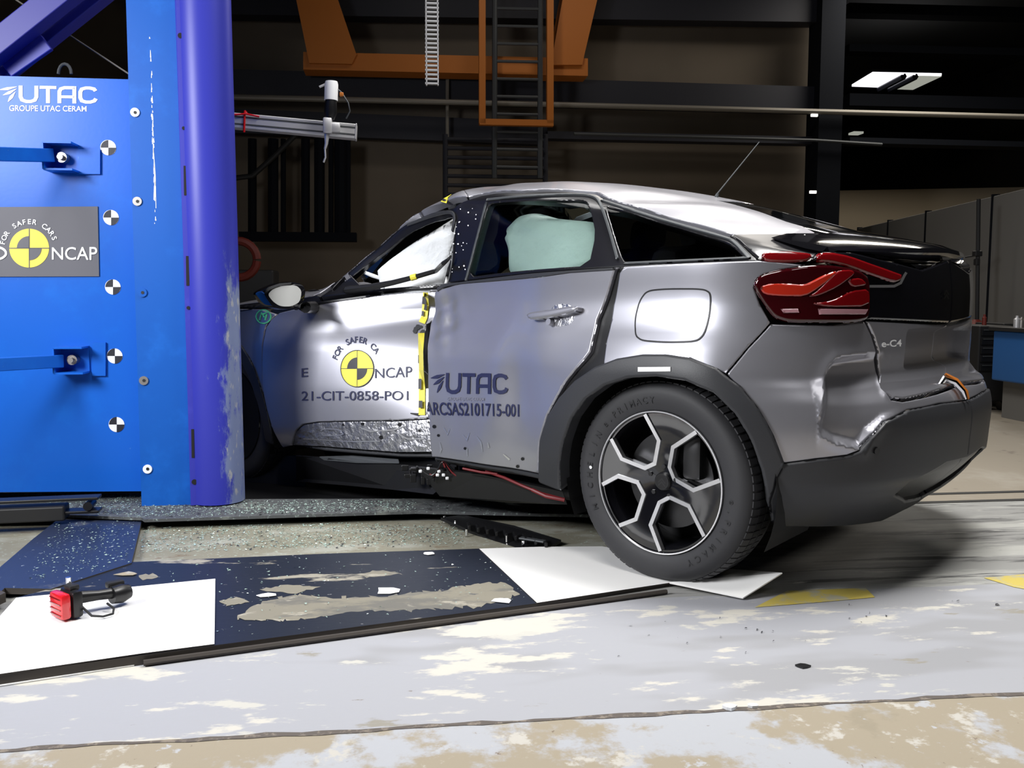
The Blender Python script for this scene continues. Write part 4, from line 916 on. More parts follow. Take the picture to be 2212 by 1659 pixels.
floor_piece('floor',[(hz(ground(528,1078))[0]-.25,lb-.08),(hz(ground(1290,1088))[0],lb-.08),(hz(ground(1290,1088))[0]+.3,lb+2.2),(hz(ground(528,1078))[0]-.25,lb+2.2)],'car_shade',.003)  # near-black sheet painting in the shade beneath the car
L3=jit(bc+.004,.007,f=1.7); L4=jit(bc-.012,.007,f=.8)
o=link('trim_1',[hall(a,b,.0012) for a,b in L4+L3[::-1]],[(i,i+1,799-i-1,799-i) for i in range(399)],'joint',origin=(0,0,0)); props(o,kind='structure')
for k,bb in enumerate((br,br2)):
    o=link(f'trim_{k+2}',[hall(a,b_,.002) for a,b_ in ((-7,bb-.02),(9,bb-.02),(9,bb+.02),(-7,bb+.02))],[(0,1,2,3)],'rail_dark',origin=(0,0,0)); props(o,kind='structure')
def decalfloor(name,pxs,m,z,kind='structure',label=None,cat=None):
    V=[ground(x,y,z) for x,y in pxs]; o=link(name,V,[tuple(range(len(V)))],m); return props(o,label,cat,kind=kind)
decalfloor('yellow_floor_mark',[(1630,1312),(1700,1276),(1870,1270),(1890,1290),(1780,1300)],'yellow_paint',.0015,None,'worn yellow paint mark on the floor in front of the bent plate','floor marking')
decalfloor('yellow_floor_mark',[(2125,1248),(2260,1236),(2270,1282),(2190,1268)],'yellow_paint',.0015,None,'worn yellow paint mark on the floor at the right edge','floor marking')
# oily concrete behind the black plate
V=[ground(x,y,.004) for x,y in ((-1500,1150),(1300,1120),(1400,1215),(-1500,1330))]
o=link('floor',V,[(0,1,2,3)],'concrete_oily'); props(o,kind='structure')
# raised ledge in front of the barrier, dusted with glass
zl=.05
led=[ground(x,y,zl) for x,y in ((-500,1062),(300,1066),(525,1078),(900,1077),(1290,1088),(1290,1112),(900,1104),(312,1122),(306,1118),(140,1112),(-500,1128))]
b=MB(); b.slab(led,.012); ci=np.mean(led,0); b.link('ledge_plate','ledge',None,origin=(led[3][0],led[3][1],0)); lp_=bpy.data.objects['ledge_plate']; b=MB(); b.slab([ground(x,y,.038) for x,y in ((-500,1064),(525,1079),(900,1078),(1290,1089),(1290,1100),(900,1094),(312,1110),(140,1104),(-500,1116))],.036); b.link('ledge_support','void',lp_); props(bpy.data.objects['ledge_plate'],'dusty raised floor plate strewn with glass under the blue barrier','floor plate')
def plate(name,pxs,z,t,m,label,cat='floor plate',zs=None):
    V=[ground(x,y,(z if x<100 or z>.04 else z-.018*min(1,(x-100)/1200.))) for i,(x,y) in enumerate(pxs)]
    b=MB(); b.slab(V,t); o=b.link(name,m); o.data.materials.append(M['plate_edge'])
    for i,p in enumerate(o.data.polygons): 
        if i>1: p.material_index=1
    props(o,label,cat); return o
plate('link_plate',[(140,1110),(308,1116),(284,1216),(110,1272),(10,1270),(-60,1340),(-90,1300),(0,1225),(70,1165)],.034,.02,'navy_plate','navy blue plate with white specks running up to the barrier')
plate('floor_plate',[(284,1214),(700,1196),(1035,1185),(1300,1180),(1445,1259),(1160,1303),(463,1394),(300,1416),(-300,1500),(-300,1420),(-40,1376),(35,1291),(108,1272)],.030,.029,'black_plate','long worn black floor plate with patches of bare grey')
plate('white_plate',[(35,1291),(250,1271),(465,1250),(463,1391),(300,1412),(-250,1492),(-250,1460),(-40,1376)],.0335,.003,'white_plate','white plate on the floor under the red warning lamp')
plate('white_plate',[(1035,1185),(1170,1181),(1300,1180),(1500,1215),(1560,1228),(1600,1245),(1445,1259),(1160,1302)],.0335,.004,'white_plate','white plate under the rear wheel with an upturned corner')
def ragged(pts,amp,n=9):
    P=resample(pts,n); return [(x+rng.normal()*amp,y+rng.normal()*amp*.45) for x,y in P]
zp=lambda x:.0305-.018*min(1,max(0,x-100)/1200.)
for pts in ([(505,1338),(560,1302),(640,1282),(720,1292),(850,1286),(960,1272),(1085,1256),(1128,1284),(1040,1310),(900,1318),(760,1322),(640,1340)],[(560,1275),(620,1262),(690,1268),(640,1282)],[(470,1296),(520,1290),(540,1300),(490,1310)],[(760,1240),(820,1232),(870,1240),(800,1248)],[(300,1243),(330,1238),(345,1246),(310,1252)]):
    R_=ragged(pts,5 if len(pts)>6 else 2.5); o=link('worn_patch',[ground(x,y,zp(x)+.0006) for x,y in R_],[tuple(range(len(R_)))],'worn_bare',bpy.data.objects['floor_plate'])
wp=bpy.data.objects['white_plate.001']
V=[ground(1445,1258,.0165),ground(1540,1226,.018),ground(1690,1237,.075),ground(1605,1291,.010)]
b=MB(); b.slab(V,.004); o=b.link('bent_corner','white_plate',wp)
I=wp.matrix_basis.inverted()
# plate rails along the near edge
V=[ground(x,y,.004) for x,y in ((-300,1527),(290,1436),(288,1428),(-300,1516))]; b=MB(); b.slab(V,.003); o=b.link('edge_strip','white_plate'); props(o,'thin pale strip along the near edge of the white plate','strip')
b=MB(); p0=ground(310,1432,.010);p1=ground(1440,1278,.009); b.tube([p0,p1],.008,6); o=b.link('edge_rail','plate_edge'); props(o,'thin dark rail along the near edge of the black plate','rail')
plate('corner_plate',[(-90,1250),(-30,1262),(12,1280),(-10,1290),(-80,1306)],.05,.03,'plate_edge','small dark plate corner at the left edge of the floor')
# ---------------------------------------------------------------- small litter
def flake(px,py,r,z,m,name,label,cat,k=None,t=.002):
    c=ground(px,py,z); n=7; a0=rng.uniform(0,6); V=[c+np.array([math.cos(a0+2*math.pi*i/n)*r*rng.uniform(.6,1.2)*1.5,math.sin(a0+2*math.pi*i/n)*r*rng.uniform(.6,1.2),0]) for i in range(n)]
    b=MB(); b.slab([v+np.array([0,0,t]) for v in V],t); o=b.link(name,m); props(o,label,cat,k); return o
flake(1577,1531,.012,.001,'white','pebble','larger white chip lying on the floor joint','chip',t=.008)
flake(1626,1527,.010,.001,'white','pebble','smaller white chip on the floor joint beside the larger one','chip',t=.006)
flake(1735,1440,.014,.001,'steel','scrap','small dark metal scrap on the grey painted floor','scrap',t=.004)
for (x,y,r,lab) in ((575,1286,.022,'cream paint flake on the black plate nearest the left white plate'),(840,1277,.035,'largest cream paint flake on the black plate'),(1085,1297,.03,'pinkish cream paint flake at the right end of the black plate'),(275,1240,.028,'tan flake behind the warning lamp handle'),(925,1196,.02,'white flake at the back edge of the black plate')):
    flake(x,y,r,.033-.018*min(1,max(0,x-100)/1200.),'concrete_near' if 'tan' in lab else 'white_tape','paint_flake',lab,'paint flake','paint flakes on the black plate',.0015)
def scatter(name,label,m,regions,count,size):
    V=[];F=[];n=0
    for (poly,z,k) in regions:
        P=np.array([ground(x,y,z) for x,y in poly])
        lo,hi=P[:,:2].min(0),P[:,:2].max(0); got=0
        while got<k:
            q=rng.uniform(lo,hi,(400,2)); q=q[inside(q,[P[:,:2]])][:k-got]; got+=len(q)
            for c in q:
                s=rng.uniform(*size); d=rng.normal(size=(4,3)); d/=np.linalg.norm(d,axis=1,keepdims=True); d*=s; d[:,2]=np.abs(d[:,2])*.7
                V+= [np.array([c[0],c[1],z+.0005])+e for e in d]; F+=[(n,n+1,n+2),(n,n+2,n+3),(n,n+3,n+1),(n+1,n+3,n+2)]; n+=4
    o=link(name,V,F,m,origin=tuple(np.mean(V,0)*[1,1,0])); props(o,label,'debris',kind='stuff')
scatter('glass_shards','scattered greenish crumbs of broken window glass on the floor in front of the car','glassbits',[([(20,1066),(300,1068),(520,1082),(900,1082),(900,1102),(312,1118),(150,1108)],.05,3000),([(310,1140),(760,1130),(1000,1140),(1000,1175),(300,1195)],.005,2600),([(120,1130),(300,1125),(280,1215),(60,1255)],.0345,420),([(300,1220),(1030,1190),(1160,1290),(470,1380)],.024,200)],0,(.0022,.007))
scatter('dark_crumbs','scattered dark crumbs of plastic on the floor in front of the car','grit',[([(20,1066),(300,1068),(520,1082),(1100,1082),(1100,1102),(312,1118),(150,1108)],.05,700),([(310,1140),(1000,1130),(1000,1180),(300,1195)],.005,350),([(1300,1330),(2200,1290),(2200,1400),(1300,1430)],.001,25)],0,(.003,.009))
# fallen black plastic cover
V=[ground(x,y,.006+zz) for x,y,zz in ((952,1118,.03),(1000,1112,.03),(1110,1135,.03),(1212,1166,.02),(1160,1196,.0),(1060,1165,.0))]
t=thing('fallen_cover','black plastic cover fallen on the floor beneath the rear door','plastic cover',tuple(np.mean(V,0)*[1,1,0]))
b=MB(); b.slab(V,.012); fixn(b.link('tray','satin',t))
b=MB(); 
for s in np.linspace(.05,.95,9):
    p=V[0]*(1-s)+V[3]*s; q=V[5]*(1-s)+V[4]*s; b.box((p*.5+q*.5)+np.array([0,0,.012]),(.012,.07,.02),bev=.003)
b.link('ribs','satin',t)
for x,y in ((960,1118),(984,1127),(1008,1146),(1095,1160),(1130,1171)):
    b=MB(); p=ground(x,y,.03); b.cyl(p-np.array([0,0,.02]),p+np.array([0,0,.006]),.006,8); b.link('clip','chrome',t)
b=MB(); b.box(ground(1150,1166,.035),(.11,.025,.008),(np.array([.86,-.5,0]),np.array([.5,.86,0]),np.array([0,0,1.])),.003); b.link('bent_tab','ladder',t)
# black bracket rail at the far left
t=thing('black_rail','black steel rail with open end lying left of the barrier foot','rail',tuple(ground(60,1130,.0)))
p0=ground(-150,1128,.06);p1=ground(212,1112,.06); ax=(p1-p0)/np.linalg.norm(p1-p0); ay=np.cross([0,0,1.],ax)
b=MB(); b.box((p0+p1)/2+np.array([0,0,.02]),(np.linalg.norm(p1-p0)*.62,.09,.06),(ax,ay,np.array([0,0,1.])),.006); b.link('rail_body','black',t)
for dz in (.0,.055): b=MB(); b.box(p1-ax*.22+np.array([0,0,dz+.02]),(.46,.07,.012),(ax,ay,np.array([0,0,1.])),.003); b.link('flange','satin',t)
b=MB(); b.cyl(p1-ax*.03+ay*-.04+np.array([0,0,.045]),p1-ax*.03+ay*.04+np.array([0,0,.045]),.018,14); b.link('roller','satin',t)
b=MB(); b.cyl(p1-ax*.66-ay*.02+np.array([0,0,.05]),p1-ax*.66-ay*.02+np.array([0,0,.085]),.016,6); b.link('bolt_head','black',t)
# ---------------------------------------------------------------- red warning lamp
g0=ground(140,1338,.034); e1=(ground(285,1300,.034)-ground(150,1330,.034)); e1[2]=0; e1/=np.linalg.norm(e1); e2=np.array([-e1[1],e1[0],0]); EZ=np.array([0,0,1.]); AX=(e1,e2,EZ)
t=thing('warning_lamp','red lensed warning lamp with black handle lying on the white plate','lamp',tuple(g0))
P=lambda a,b_,z: g0+e1*a+e2*b_+EZ*z
r1=np.array([.62,.785,0]); r2=np.array([-r1[1],r1[0],0]); AR=(r1,r2,EZ); Pr=lambda a,b_,z: g0+e1*.0+r1*a+r2*b_+EZ*z
b=MB(); b.box(Pr(-.005,.012,.042),(.03,.078,.076),AR,.010); b.link('lens','red',t,True)
b=MB(); 
for k in range(4): b.box(Pr(-.021,.012,.018+.016*k),(.002,.06,.003),AR)
b.link('lens_ribs','red_lens',t)
b=MB(); b.box(Pr(.028,.012,.042),(.034,.084,.082),AR,.012); b.link('housing','satin',t,True)
b=MB(); b.tube([P(.03,.03,.05),P(.10,.02,.045),P(.15,.025,.04)],[.022,.016,.018],12); b.link('handle','satin',t,True)
b=MB(); b.tube([P(.14,.02,.035),P(.17,.025,.034),P(.195,.03,.034)],[.026,.030,.022],14); b.link('clamp','satin',t,True)
b=MB(); b.box(P(.16,.045,.06),(.05,.03,.02),AX,.005); b.box(Pr(.03,.012,.087),(.03,.04,.016),AR,.005); b.link('bracket','black',t,True)
b=MB(); b.cyl(Pr(.03,.03,.085),Pr(.03,.03,.112),.008,10); b.link('screw_knob','chrome',t,True)
b=MB(); b.tube([P(.045,-.01,.03),P(.06,-.045,.008),P(.085,-.065,.005),P(.115,-.06,.005),P(.128,-.03,.01),P(.12,.0,.02)],.0035,8); b.link('cable','black',t,True)
# ================================================================ blue barrier
BP=4.27; FL=4.14
t=thing('impact_barrier','tall blue steel barrier block with round violet pole, signs and target stickers','barrier',tuple(hall(hz(hp(300,900,BP))[0],BP,0)),HA); BAR=t
def slabpx(name,pxs,b_,th,m,parent=BAR):
    V=[hp(x,y,b_) for x,y in pxs]; b=MB(); b.slab(V,th,HV); return fixn(b.link(name,m,parent))
slabpx('front_panel',[(-700,145),(300,172),(318,1061),(-700,1068)],BP,.5,'blue')
slabpx('side_flange',[(272,-400),(368,-400),(382,0),(413,1092),(306,1093),(272,0)],FL,.12,'blue_plate')
slabpx('side_flange_rear',[(272,-400),(300,-400),(300,180),(277,172)],BP-.005,.3,'blue_plate')
slabpx('pole_flange',[(368,-400),(398,-400),(404,0),(426,1091),(412,1092),(380,0)],FL-.03,.06,'violet')
pl=hp(404,500,FL-.02); pr=hp(516,500,FL+.02); pw=(hz(pr)[0]-hz(pl)[0])
ca=hz(pl)[0]+pw*.5; r=.117; 
zt=5.0; zb=hp(470,1086,FL)[2]
cb=FL+.06; ca=hz(hp(527,1080,cb))[0]-r+.004
scuff(M['pole_scuffed'],ca-hz(hp(300,900,BP))[0]-.05,ca-hz(hp(300,900,BP))[0]+.12,.75,1.45)
b=MB(); b.tube([hall(ca,cb,z) for z in (zb,zt)],r,72); o=b.link('impact_pole','pole_scuffed' if 'pole_scuffed' in M else 'violet',BAR,True,sharp=50,label='round violet pole scuffed grey by the crash')
# slots and holes on the pole flange
for (x,y,hgt,wd) in ((400,390,64,7),(405,585,64,7),(416,958,62,6)):
    V=[hp(x-wd/2,y-hgt/2,FL-.0325),hp(x+wd/2,y-hgt/2,FL-.0325),hp(x+wd/2+1,y+hgt/2,FL-.0325),hp(x-wd/2+1,y+hgt/2,FL-.0325)]; link('slot',V,[(0,1,2,3)],'void',BAR)
def disc_at(name,px,py,rpx,b_,m,parent=BAR,depth=.006,label=None,n=20):
    c=hp(px,py,b_); rr=np.linalg.norm(hp(px+rpx,py,b_)-c); b=MB(); b.cyl(c,c-HV*depth,rr,n); return b.link(name,m,parent,True,label=label)
for x,y,r_ in ((390,77,6),(397,277,4),(407,665,4),(420,1041,6)): disc_at('bolt_hole',x,y,r_,FL-.031,'void',BAR,.002)
for x,y,m in ((292,243,'white'),(297,435,'bolt'),(308,632,'blue_plate'),(311,822,'bolt'),(319,1013,'white')):
    disc_at('bolt',x,y,10,FL,m,BAR,.006); disc_at('bolt_socket',x,y,3.5,FL-.0065,'black',BAR,.001)
V=[];F=[]
L=[]
for k in range(60):
    y=rng.triangular(60,330,545); x=323+(y-60)*.030+rng.normal()*.8; L.append(stroke([(x,y-rng.uniform(1,9)),(x+.4,y+rng.uniform(1,9))],[.8,rng.uniform(1,3.2)]))
L.append(stroke([(330,300),(335,380),(337,450)],[1,2.4,1])); V,F=join2d(L); link('paint_scratches',[hp(x,y,FL-.001) for x,y in V],F,'white',BAR)
# stickers: round black and white targets
def art(name,a,pm,b_,m,parent=BAR,label=None):
    V,F=a; return link(name,[hp(x,y,b_) for x,y in pm(V)],F,m,parent,label=label)
for x,y in ((234,319),(240,470),(244,620),(248,769),(252,917)):
    o=disc_at('target_sticker',x,y,17,BP,'white',BAR,.002,label='round black and white target sticker',n=36)
    art('target_quarters',join2d([disc2d((0,0),1,90,180,n=14),disc2d((0,0),1,270,360,n=14)]),lambda v:np.asarray(v)*[16.5,-16.5]+[x,y],BP-.0025,'black_ink',o)
# lettering and grey sign
art('lettering',unit(utac2d()),quadmap([(-2,184),(211,187),(211,224),(-2,222)]),BP-.002,'white',BAR,'white barrier lettering with winged emblem')
art('lettering',unit(text2d('GROUPE UTAC CERAM',.012)),quadmap([(20,227),(187,229),(187,241),(20,240)]),BP-.002,'white',BAR,'small white lettering line')
SG=slabpx('sign_board',[(-150,448),(211,446),(214,597),(-150,598)],BP-.006,.005,'grey_sign')
SG['label']='grey sign board with yellow round emblem'
c=np.array([63,536])
art('emblem_disc',disc2d((0,0),1,n=60),lambda v:np.asarray(v)*[43,-42]+c,BP-.0075,'sign_yellow',SG)
art('emblem_sectors',join2d([disc2d((0,0),.62,90,180,n=16),disc2d((0,0),.62,270,360,n=16),stroke([(-1,0),(1,0)],.04),stroke([(0,-1),(0,1)],.04)]),lambda v:np.asarray(v)*[43,-42]+c,BP-.009,'grey_sign',SG)
art('sign_lettering',arctext('FOR SAFER CARS',c,1.24,43,42,168,22,.36,.02),lambda v:v,BP-.009,'white',SG)
art('sign_lettering',unit(text2d('NCAP',.008)),quadmap([(112,534),(210,533),(210,562),(112,561)]),BP-.009,'white',SG)
V,F=stroke(np.array([(-13+26*math.cos(t)*1.0,547+14*math.sin(t)) for t in np.linspace(0,2*math.pi,30)]),5); link('sign_lettering',[hp(x,y,BP-.009) for x,y in V],F,'white',SG)
V,F=unit(text2d('EUR',.008)); art('sign_lettering',(V,F),quadmap([(-120,533),(-46,533),(-46,562),(-120,561)]),BP-.009,'white',SG)
# brackets with sloping struts
def bracket(x0,y0,x1,y1,x2,y2,bx,by,tab):
    V=[hp(x,y,BP) for x,y in ((x0,y0),(x1,y0),(x1,y1),(x0,y1))]; d=.10
    rootb=MB()
    a0=V[0];w=V[1]-V[0];h=V[3]-V[0]; wl=np.linalg.norm(w);hl=np.linalg.norm(h); cx=V[0]+w/2+h/2
    rootb.box(cx-HV*.05+np.array([0,0,hl/2]),(wl,.1,.008)); rootb.box(cx-HV*.05-np.array([0,0,hl/2]),(wl,.1,.008)); rootb.box(cx-HV*.05-HU*wl/2,(.008,.1,hl))
    rootb.box(cx-HV*.004+HU*.0,(wl,.008,hl)); B_=rootb.link('bracket','blue',BAR)
    tb=MB(); T=[hp(x,y,BP-.012) for x,y in tab]; tb.slab(T,.012,HV); fixn(tb.link('bracket_plate','blue',B_))
    b=MB(); b.cyl(cx-HV*.01,cx-HV*.05,.022,14); b.cyl(cx-HV*.05,cx-HV*.07,.012,10); b.link('bracket_bolt','bolt',B_,True)
    p=hp(bx,by,BP-.06); q=hp(x2,y2,BP-.28); q=p+(q-p)*4
    axx=(q-p)/np.linalg.norm(q-p); ay=np.cross([0,0,1.],axx); ay/=np.linalg.norm(ay); az=np.cross(axx,ay)
    b=MB(); b.box((p+q)/2,(np.linalg.norm(q-p),.035,.055),(axx,ay,az),.003); b.link('strut','blue',B_)
bracket(111,315,172,372,0,333,111,336,[(165,322),(216,322),(216,376),(165,376)])
bracket(133,749,194,803,0,787,133,780,[(199,740),(228,740),(228,812),(199,812)])
# diagonal braces above the panel
def bar(name,p,q,w,h,m,parent=BAR):
    p,q=np.asarray(p,float),np.asarray(q,float); axx=(q-p)/np.linalg.norm(q-p); ay=np.cross(HV,axx); ay/=np.linalg.norm(ay); b=MB(); b.box((p+q)/2,(np.linalg.norm(q-p),w,h),(axx,ay,np.cross(axx,ay)),.004); return b.link(name,m,parent)
bar('diagonal_brace',hp(-60,145,BP+.15),hp(210,-70,BP+.15),.10,.1,'brace')
bar('diagonal_brace',hp(-40,185,BP+.35),hp(330,-110,BP+.35),.10,.1,'brace')
bar('brace_plate',hp(15,152,BP+.22),hp(102,92,BP+.22),.075,.03,'violet')
b=MB(); b.tube([hp(20,-10,BP+.5),hp(280,161,BP+.5)],.004,6); b.link('stay_wire','pipe',BAR,True)
b=MB(); b.tube([hp(140+14*math.cos(a),160-22*math.sin(a),BP+.2) for a in np.linspace(0,math.pi,9)],.007,8); b.link('lifting_eye','ladder',BAR,True)
# ================================================================ hall
BW=11.5
def wallpiece(name,V,m,kind='structure'):
    o=link(name,V,[tuple(range(len(V)))],m,origin=(0,0,0)); return props(o,kind=kind)
wallpiece('wall_back',[hall(-9,BW,0),hall(hz(hp(1780,400,BW))[0],BW,0),hall(hz(hp(1780,400,BW))[0],BW,6.2),hall(-9,BW,6.2)],'wall')
wallpiece('ceiling',[hall(-9,-4,6.2),hall(14,-4,6.2),hall(14,34,6.2),hall(-9,34,6.2)],'ceiling')
wallpiece('wall_far',[hall(2,33,0),hall(14,33,0),hall(14,33,6.2),hall(2,33,6.2)],'ceiling')
wallpiece('wall_right',[hall(14,34,0),hall(14,-4,0),hall(14,-4,6.2),hall(14,34,6.2)],'ceiling')
wallpiece('wall_left',[hall(-9,34,0),hall(-9,-4,0),hall(-9,-4,6.2),hall(-9,34,6.2)],'ceiling')
wallpiece('wall_front',[hall(-9,-4,0),hall(14,-4,0),hall(14,-4,6.2),hall(-9,-4,6.2)],'ceiling')
def beam(name,x0,y0,x1,y1,hpx,b_,m,dep,label,cat,group=None,ext=(0,0)):
    """a straight member between two sight lines at hall depth b_, hpx tall"""
    p=hp(x0,y0,b_);q=hp(x1,y1,b_); d=(q-p)/np.linalg.norm(q-p); p=p-d*ext[0];q=q+d*ext[1]
    h=np.linalg.norm(hp(x0,y0+hpx/2,b_)-hp(x0,y0-hpx/2,b_)); ay=HV-d*(HV@d); ay/=np.linalg.norm(ay)
    b=MB(); b.box((p+q)/2,(np.linalg.norm(q-p),dep,h),(d,ay,np.cross(d,ay))); o=b.link(name,m); props(o,label,cat,group); return o
def tubeh(name,pts,r,b_,m,label,cat,group=None):
    b=MB(); b.tube([hp(x,y,b_) for x,y in pts],r,10); o=b.link(name,m,None,True); props(o,label,cat,group); return o
beam('steel_beam',480,10,1765,28,56,11.2,'beam',.25,'dark steel beam along the top of the back wall','beam',ext=(1,0))
beam('steel_beam',480,182,1755,218,56,11.2,'beam',.25,'dark steel beam right behind the camera boom and ladder foot','beam',ext=(1,0))
beam('steel_beam',1180,294,1750,306,16,11.2,'beam',.2,'slim dark beam just above the roof of the car','beam')
beam('steel_beam',480,262,1180,290,52,11.25,'beam',.15,'dark steel beam behind the end of the camera boom','beam',ext=(1,0))
tubeh('wall_pipe',[(470,209),(1200,226),(1760,241),(2400,257)],.032,10.85,'pipe','long pale pipe crossing the whole back wall','pipe')
tubeh('wall_pipe',[(1240,289),(1760,303),(1905,312)],.018,10.86,'ladder','thin dark pipe below the long pale pipe','pipe')
tubeh('wall_conduit',[(966,120),(966,300)],.02,11.0,'pipe','thin upright conduit left of the caged ladder','conduit')
o=beam('steel_column',1780,-300,1774,520,60,11.1,'column',.35,'dark steel column at the corner of the back wall','column')
bpy.data.objects.remove(o)
pc=hp(1779,300,11.1); b=MB(); b.box(np.array([pc[0],pc[1],3.1]),(.30,.35,6.2)); b.box(np.array([pc[0],pc[1]-.0,3.1])+HU*.20+HV*.1,(.06,.15,6.2)); o=b.link('steel_column','column'); props(o,'dark steel column at the right end of the back wall','column')
for x,y,l in ((1759,249,'upper small white marker light on the dark column'),(1756,415,'lower small white marker light on the dark column')):
    c=hp(x,y,10.85); b=MB(); b.box(c,(.085,.03,.035),bev=.006); o=b.link('marker_light','marker_glow'); props(o,l,'light','marker lights on the column')
# orange gantry
t=thing('orange_gantry','orange steel gantry beam with two sloping legs across the back wall','gantry',tuple(hall(hz(hp(970,150,10.9))[0],10.9,0)),HA)
def slabh(name,pxs,b_,th,m,parent=None):
    V=[hp(x,y,b_) for x,y in pxs]; b=MB(); b.slab(V,th,HV); return fixn(b.link(name,m,parent))
slabh('cross_beam',[(655,112),(1270,126),(1270,164),(655,150)],10.6,.3,'orange',t)
slabh('sloping_leg',[(620,-120),(690,-120),(770,118),(760,138),(668,136),(640,0)],10.55,.3,'orange',t)
slabh('sloping_leg',[(1330,-120),(1290,0),(1262,120),(1258,140),(1190,140),(1215,0),(1240,-120)],10.55,.3,'orange',t)
# caged ladder
t=thing('ladder_cage','orange steel frame around the ladder on the back wall','ladder cage',tuple(hall(hz(hp(1116,260,10.6))[0],10.6,0)),HA)
for x in (1042,1189):
    V=[hp(x-7,-300,10.3),hp(x+7,-300,10.3),hp(x+7,266,10.3),hp(x-7,266,10.3)]; b=MB(); b.slab(V,.08,HV); fixn(b.link('upright','orange',t))
slabh('bottom_bar',[(1036,256),(1196,259),(1196,272),(1036,269)],10.3,.08,'orange',t)
t=thing('wall_ladder','grey steel ladder inside the orange cage','ladder',tuple(hall(hz(hp(1115,300,10.7))[0],10.7,0)),HA)
for x in (1070,1168): b=MB(); b.tube([hp(x,-300,10.45),hp(x-2,385,10.45)],.03,8); b.link('rail','ladder',t,True)
for y in np.arange(-20,385,38.): b=MB(); b.tube([hp(1070,y,10.45),hp(1168,y+2,10.45)],.017,8); b.link('rung','ladder',t,True)
t=thing('stair_guard','dark grating panel below the wall ladder','grating',tuple(hall(hz(hp(1060,390,10.8))[0],10.8,0)),HA)
for x in (962,1178): b=MB(); b.tube([hp(x,290,10.8),hp(x,600,10.8)],.03,8); b.link('post','beam',t,True)
for y in np.arange(300,600,20.): b=MB(); b.tube([hp(962,y,10.8),hp(1178,y+3,10.8)],.022,8); b.link('slat','beam',t,True)
# panels and pipes left of the grating
t=thing('pipe_rack','rack of dark upright pipes behind the camera boom','pipes',tuple(hall(hz(hp(660,500,10.9))[0],10.9,0)),HA)
for x,w_ in ((545,.05),(590,.06),(612,.03),(660,.05),(690,.06),(715,.03),(735,.07),(752,.03)): b=MB(); b.tube([hp(x,300,10.9),hp(x,505,10.9)],w_,8); b.link('pipe','column',t,True)
b=MB(); b.box((hp(530,510,10.9)+hp(760,514,10.9))/2,(1.3,.2,.1)); b.link('cross_rail','column',t)
b=MB(); b.tube([hp(x,y,10.8) for x,y in ((505,385),(545,380),(590,340),(640,290))],.03,10); b.link('hose','black',t,True)
b=MB(); c=hp(515,560,9); b.tube([c+HU*.17*math.cos(a)+np.array([0,0,.17*math.sin(a)]) for a in np.linspace(0,6.2,24)],.04,8); o=b.link('hose_reel','rust',None,True); props(o,'dark red hose reel behind the car bonnet','hose reel')
b=MB(); b.box(hp(540,600,9.2)*[1,1,0]+np.array([0,0,.6]),(.5,.4,1.2),bev=.02); o=b.link('floor_cabinet','black'); props(o,'black cabinet on the floor behind the car bonnet','cabinet')
# hanging cable chain
t=thing('cable_chain','pale ladder shaped cable chain hanging from the roof','cable chain',tuple(hall(hz(hp(932,180,6))[0],6,hp(932,185,6)[2])),HA)
for x in (920,945): b=MB(); b.box((hp(x,-300,6)+hp(x-1,185,6))/2,(.008,.03,np.linalg.norm(hp(x,-300,6)-hp(x,185,6)))); b.link('side_strip','alu',t)
for y in np.arange(-40,186,9.6): b=MB(); b.box(hp(933,y,6),(.085,.03,.011)); b.link('link_bar','alu',t)
# camera boom
t=thing('camera_boom','pale aluminium boom reaching out from behind the barrier','boom',tuple(hp(520,265,5)*[1,1,0]+np.array([0,0,hp(520,265,5)[2]])),HA)
bp0,bp1=hp(400,252,5.0),hp(768,286,5.0); d=bp1-bp0; dl=np.linalg.norm(d); d/=dl; ay=HV-d*(HV@d); ay/=np.linalg.norm(ay); az=np.cross(d,ay)
b=MB(); b.box((bp0+bp1)/2,(dl,.075,.075),(d,ay,az),.004); b.link('beam','alu',t)
for k in(-1,1): b=MB(); b.box((bp0+bp1)/2-ay*.0378+az*.018*k,(dl,.003,.008),(d,ay,az)); b.link('groove','ladder',t)
b=MB(); b.box(bp1+d*.003,(.008,.08,.08),(d,ay,az),.003); b.link('end_cap','alu',t)
b=MB(); p=hp(531,265,5.0); b.tube([p-ay*.04-az*.055,p-ay*.045,p-ay*.04+az*.05,p+ay*.04+az*.05],.006,6); b.tube([hp(505,248,4.95),hp(531,246,4.95),hp(560,252,4.95)],.005,6); b.link('red_tie','red',t,True,label='red cable tie')
t=thing('test_camera','white cylinder camera clamped to the end of the pale boom','camera',tuple(hp(715,285,4.93)),HA)
q=lambda x,y,o=0: hp(x,y,4.9+o)
b=MB(); b.tube([q(716,176),q(716,182),q(715,217)],[.030,.034,.034],18); b.link('body','white',t,True)
b=MB(); b.tube([q(715,217),q(714,243),q(712,258)],[.030,.034,.022],16); b.link('lens_barrel','satin',t,True)
b=MB(); b.box(q(708,272,-.0),(.045,.05,.08),bev=.008); b.box(q(724,276),(.05,.04,.05),bev=.008); b.link('clamp','alu',t,True)
b=MB(); b.tube([q(706,290),q(705,310),q(702,322)],[.014,.009,.006],8); b.tube([q(702,322),q(703,340),q(699,351)],.005,6); b.link('clamp_screw','alu',t,True)
b=MB(); b.tube([q(722,186),q(738,200),q(752,222),q(756,240),q(748,256)],.004,6); b.link('cable','ladder',t,True)
b=MB(); b.tube([q(690,188),q(703,182)],.006,6); b.link('lever','alu',t,True)
b=MB(); b.box(q(738,204),(.02,.02,.02),bev=.004); b.link('plug','orange',t,True)
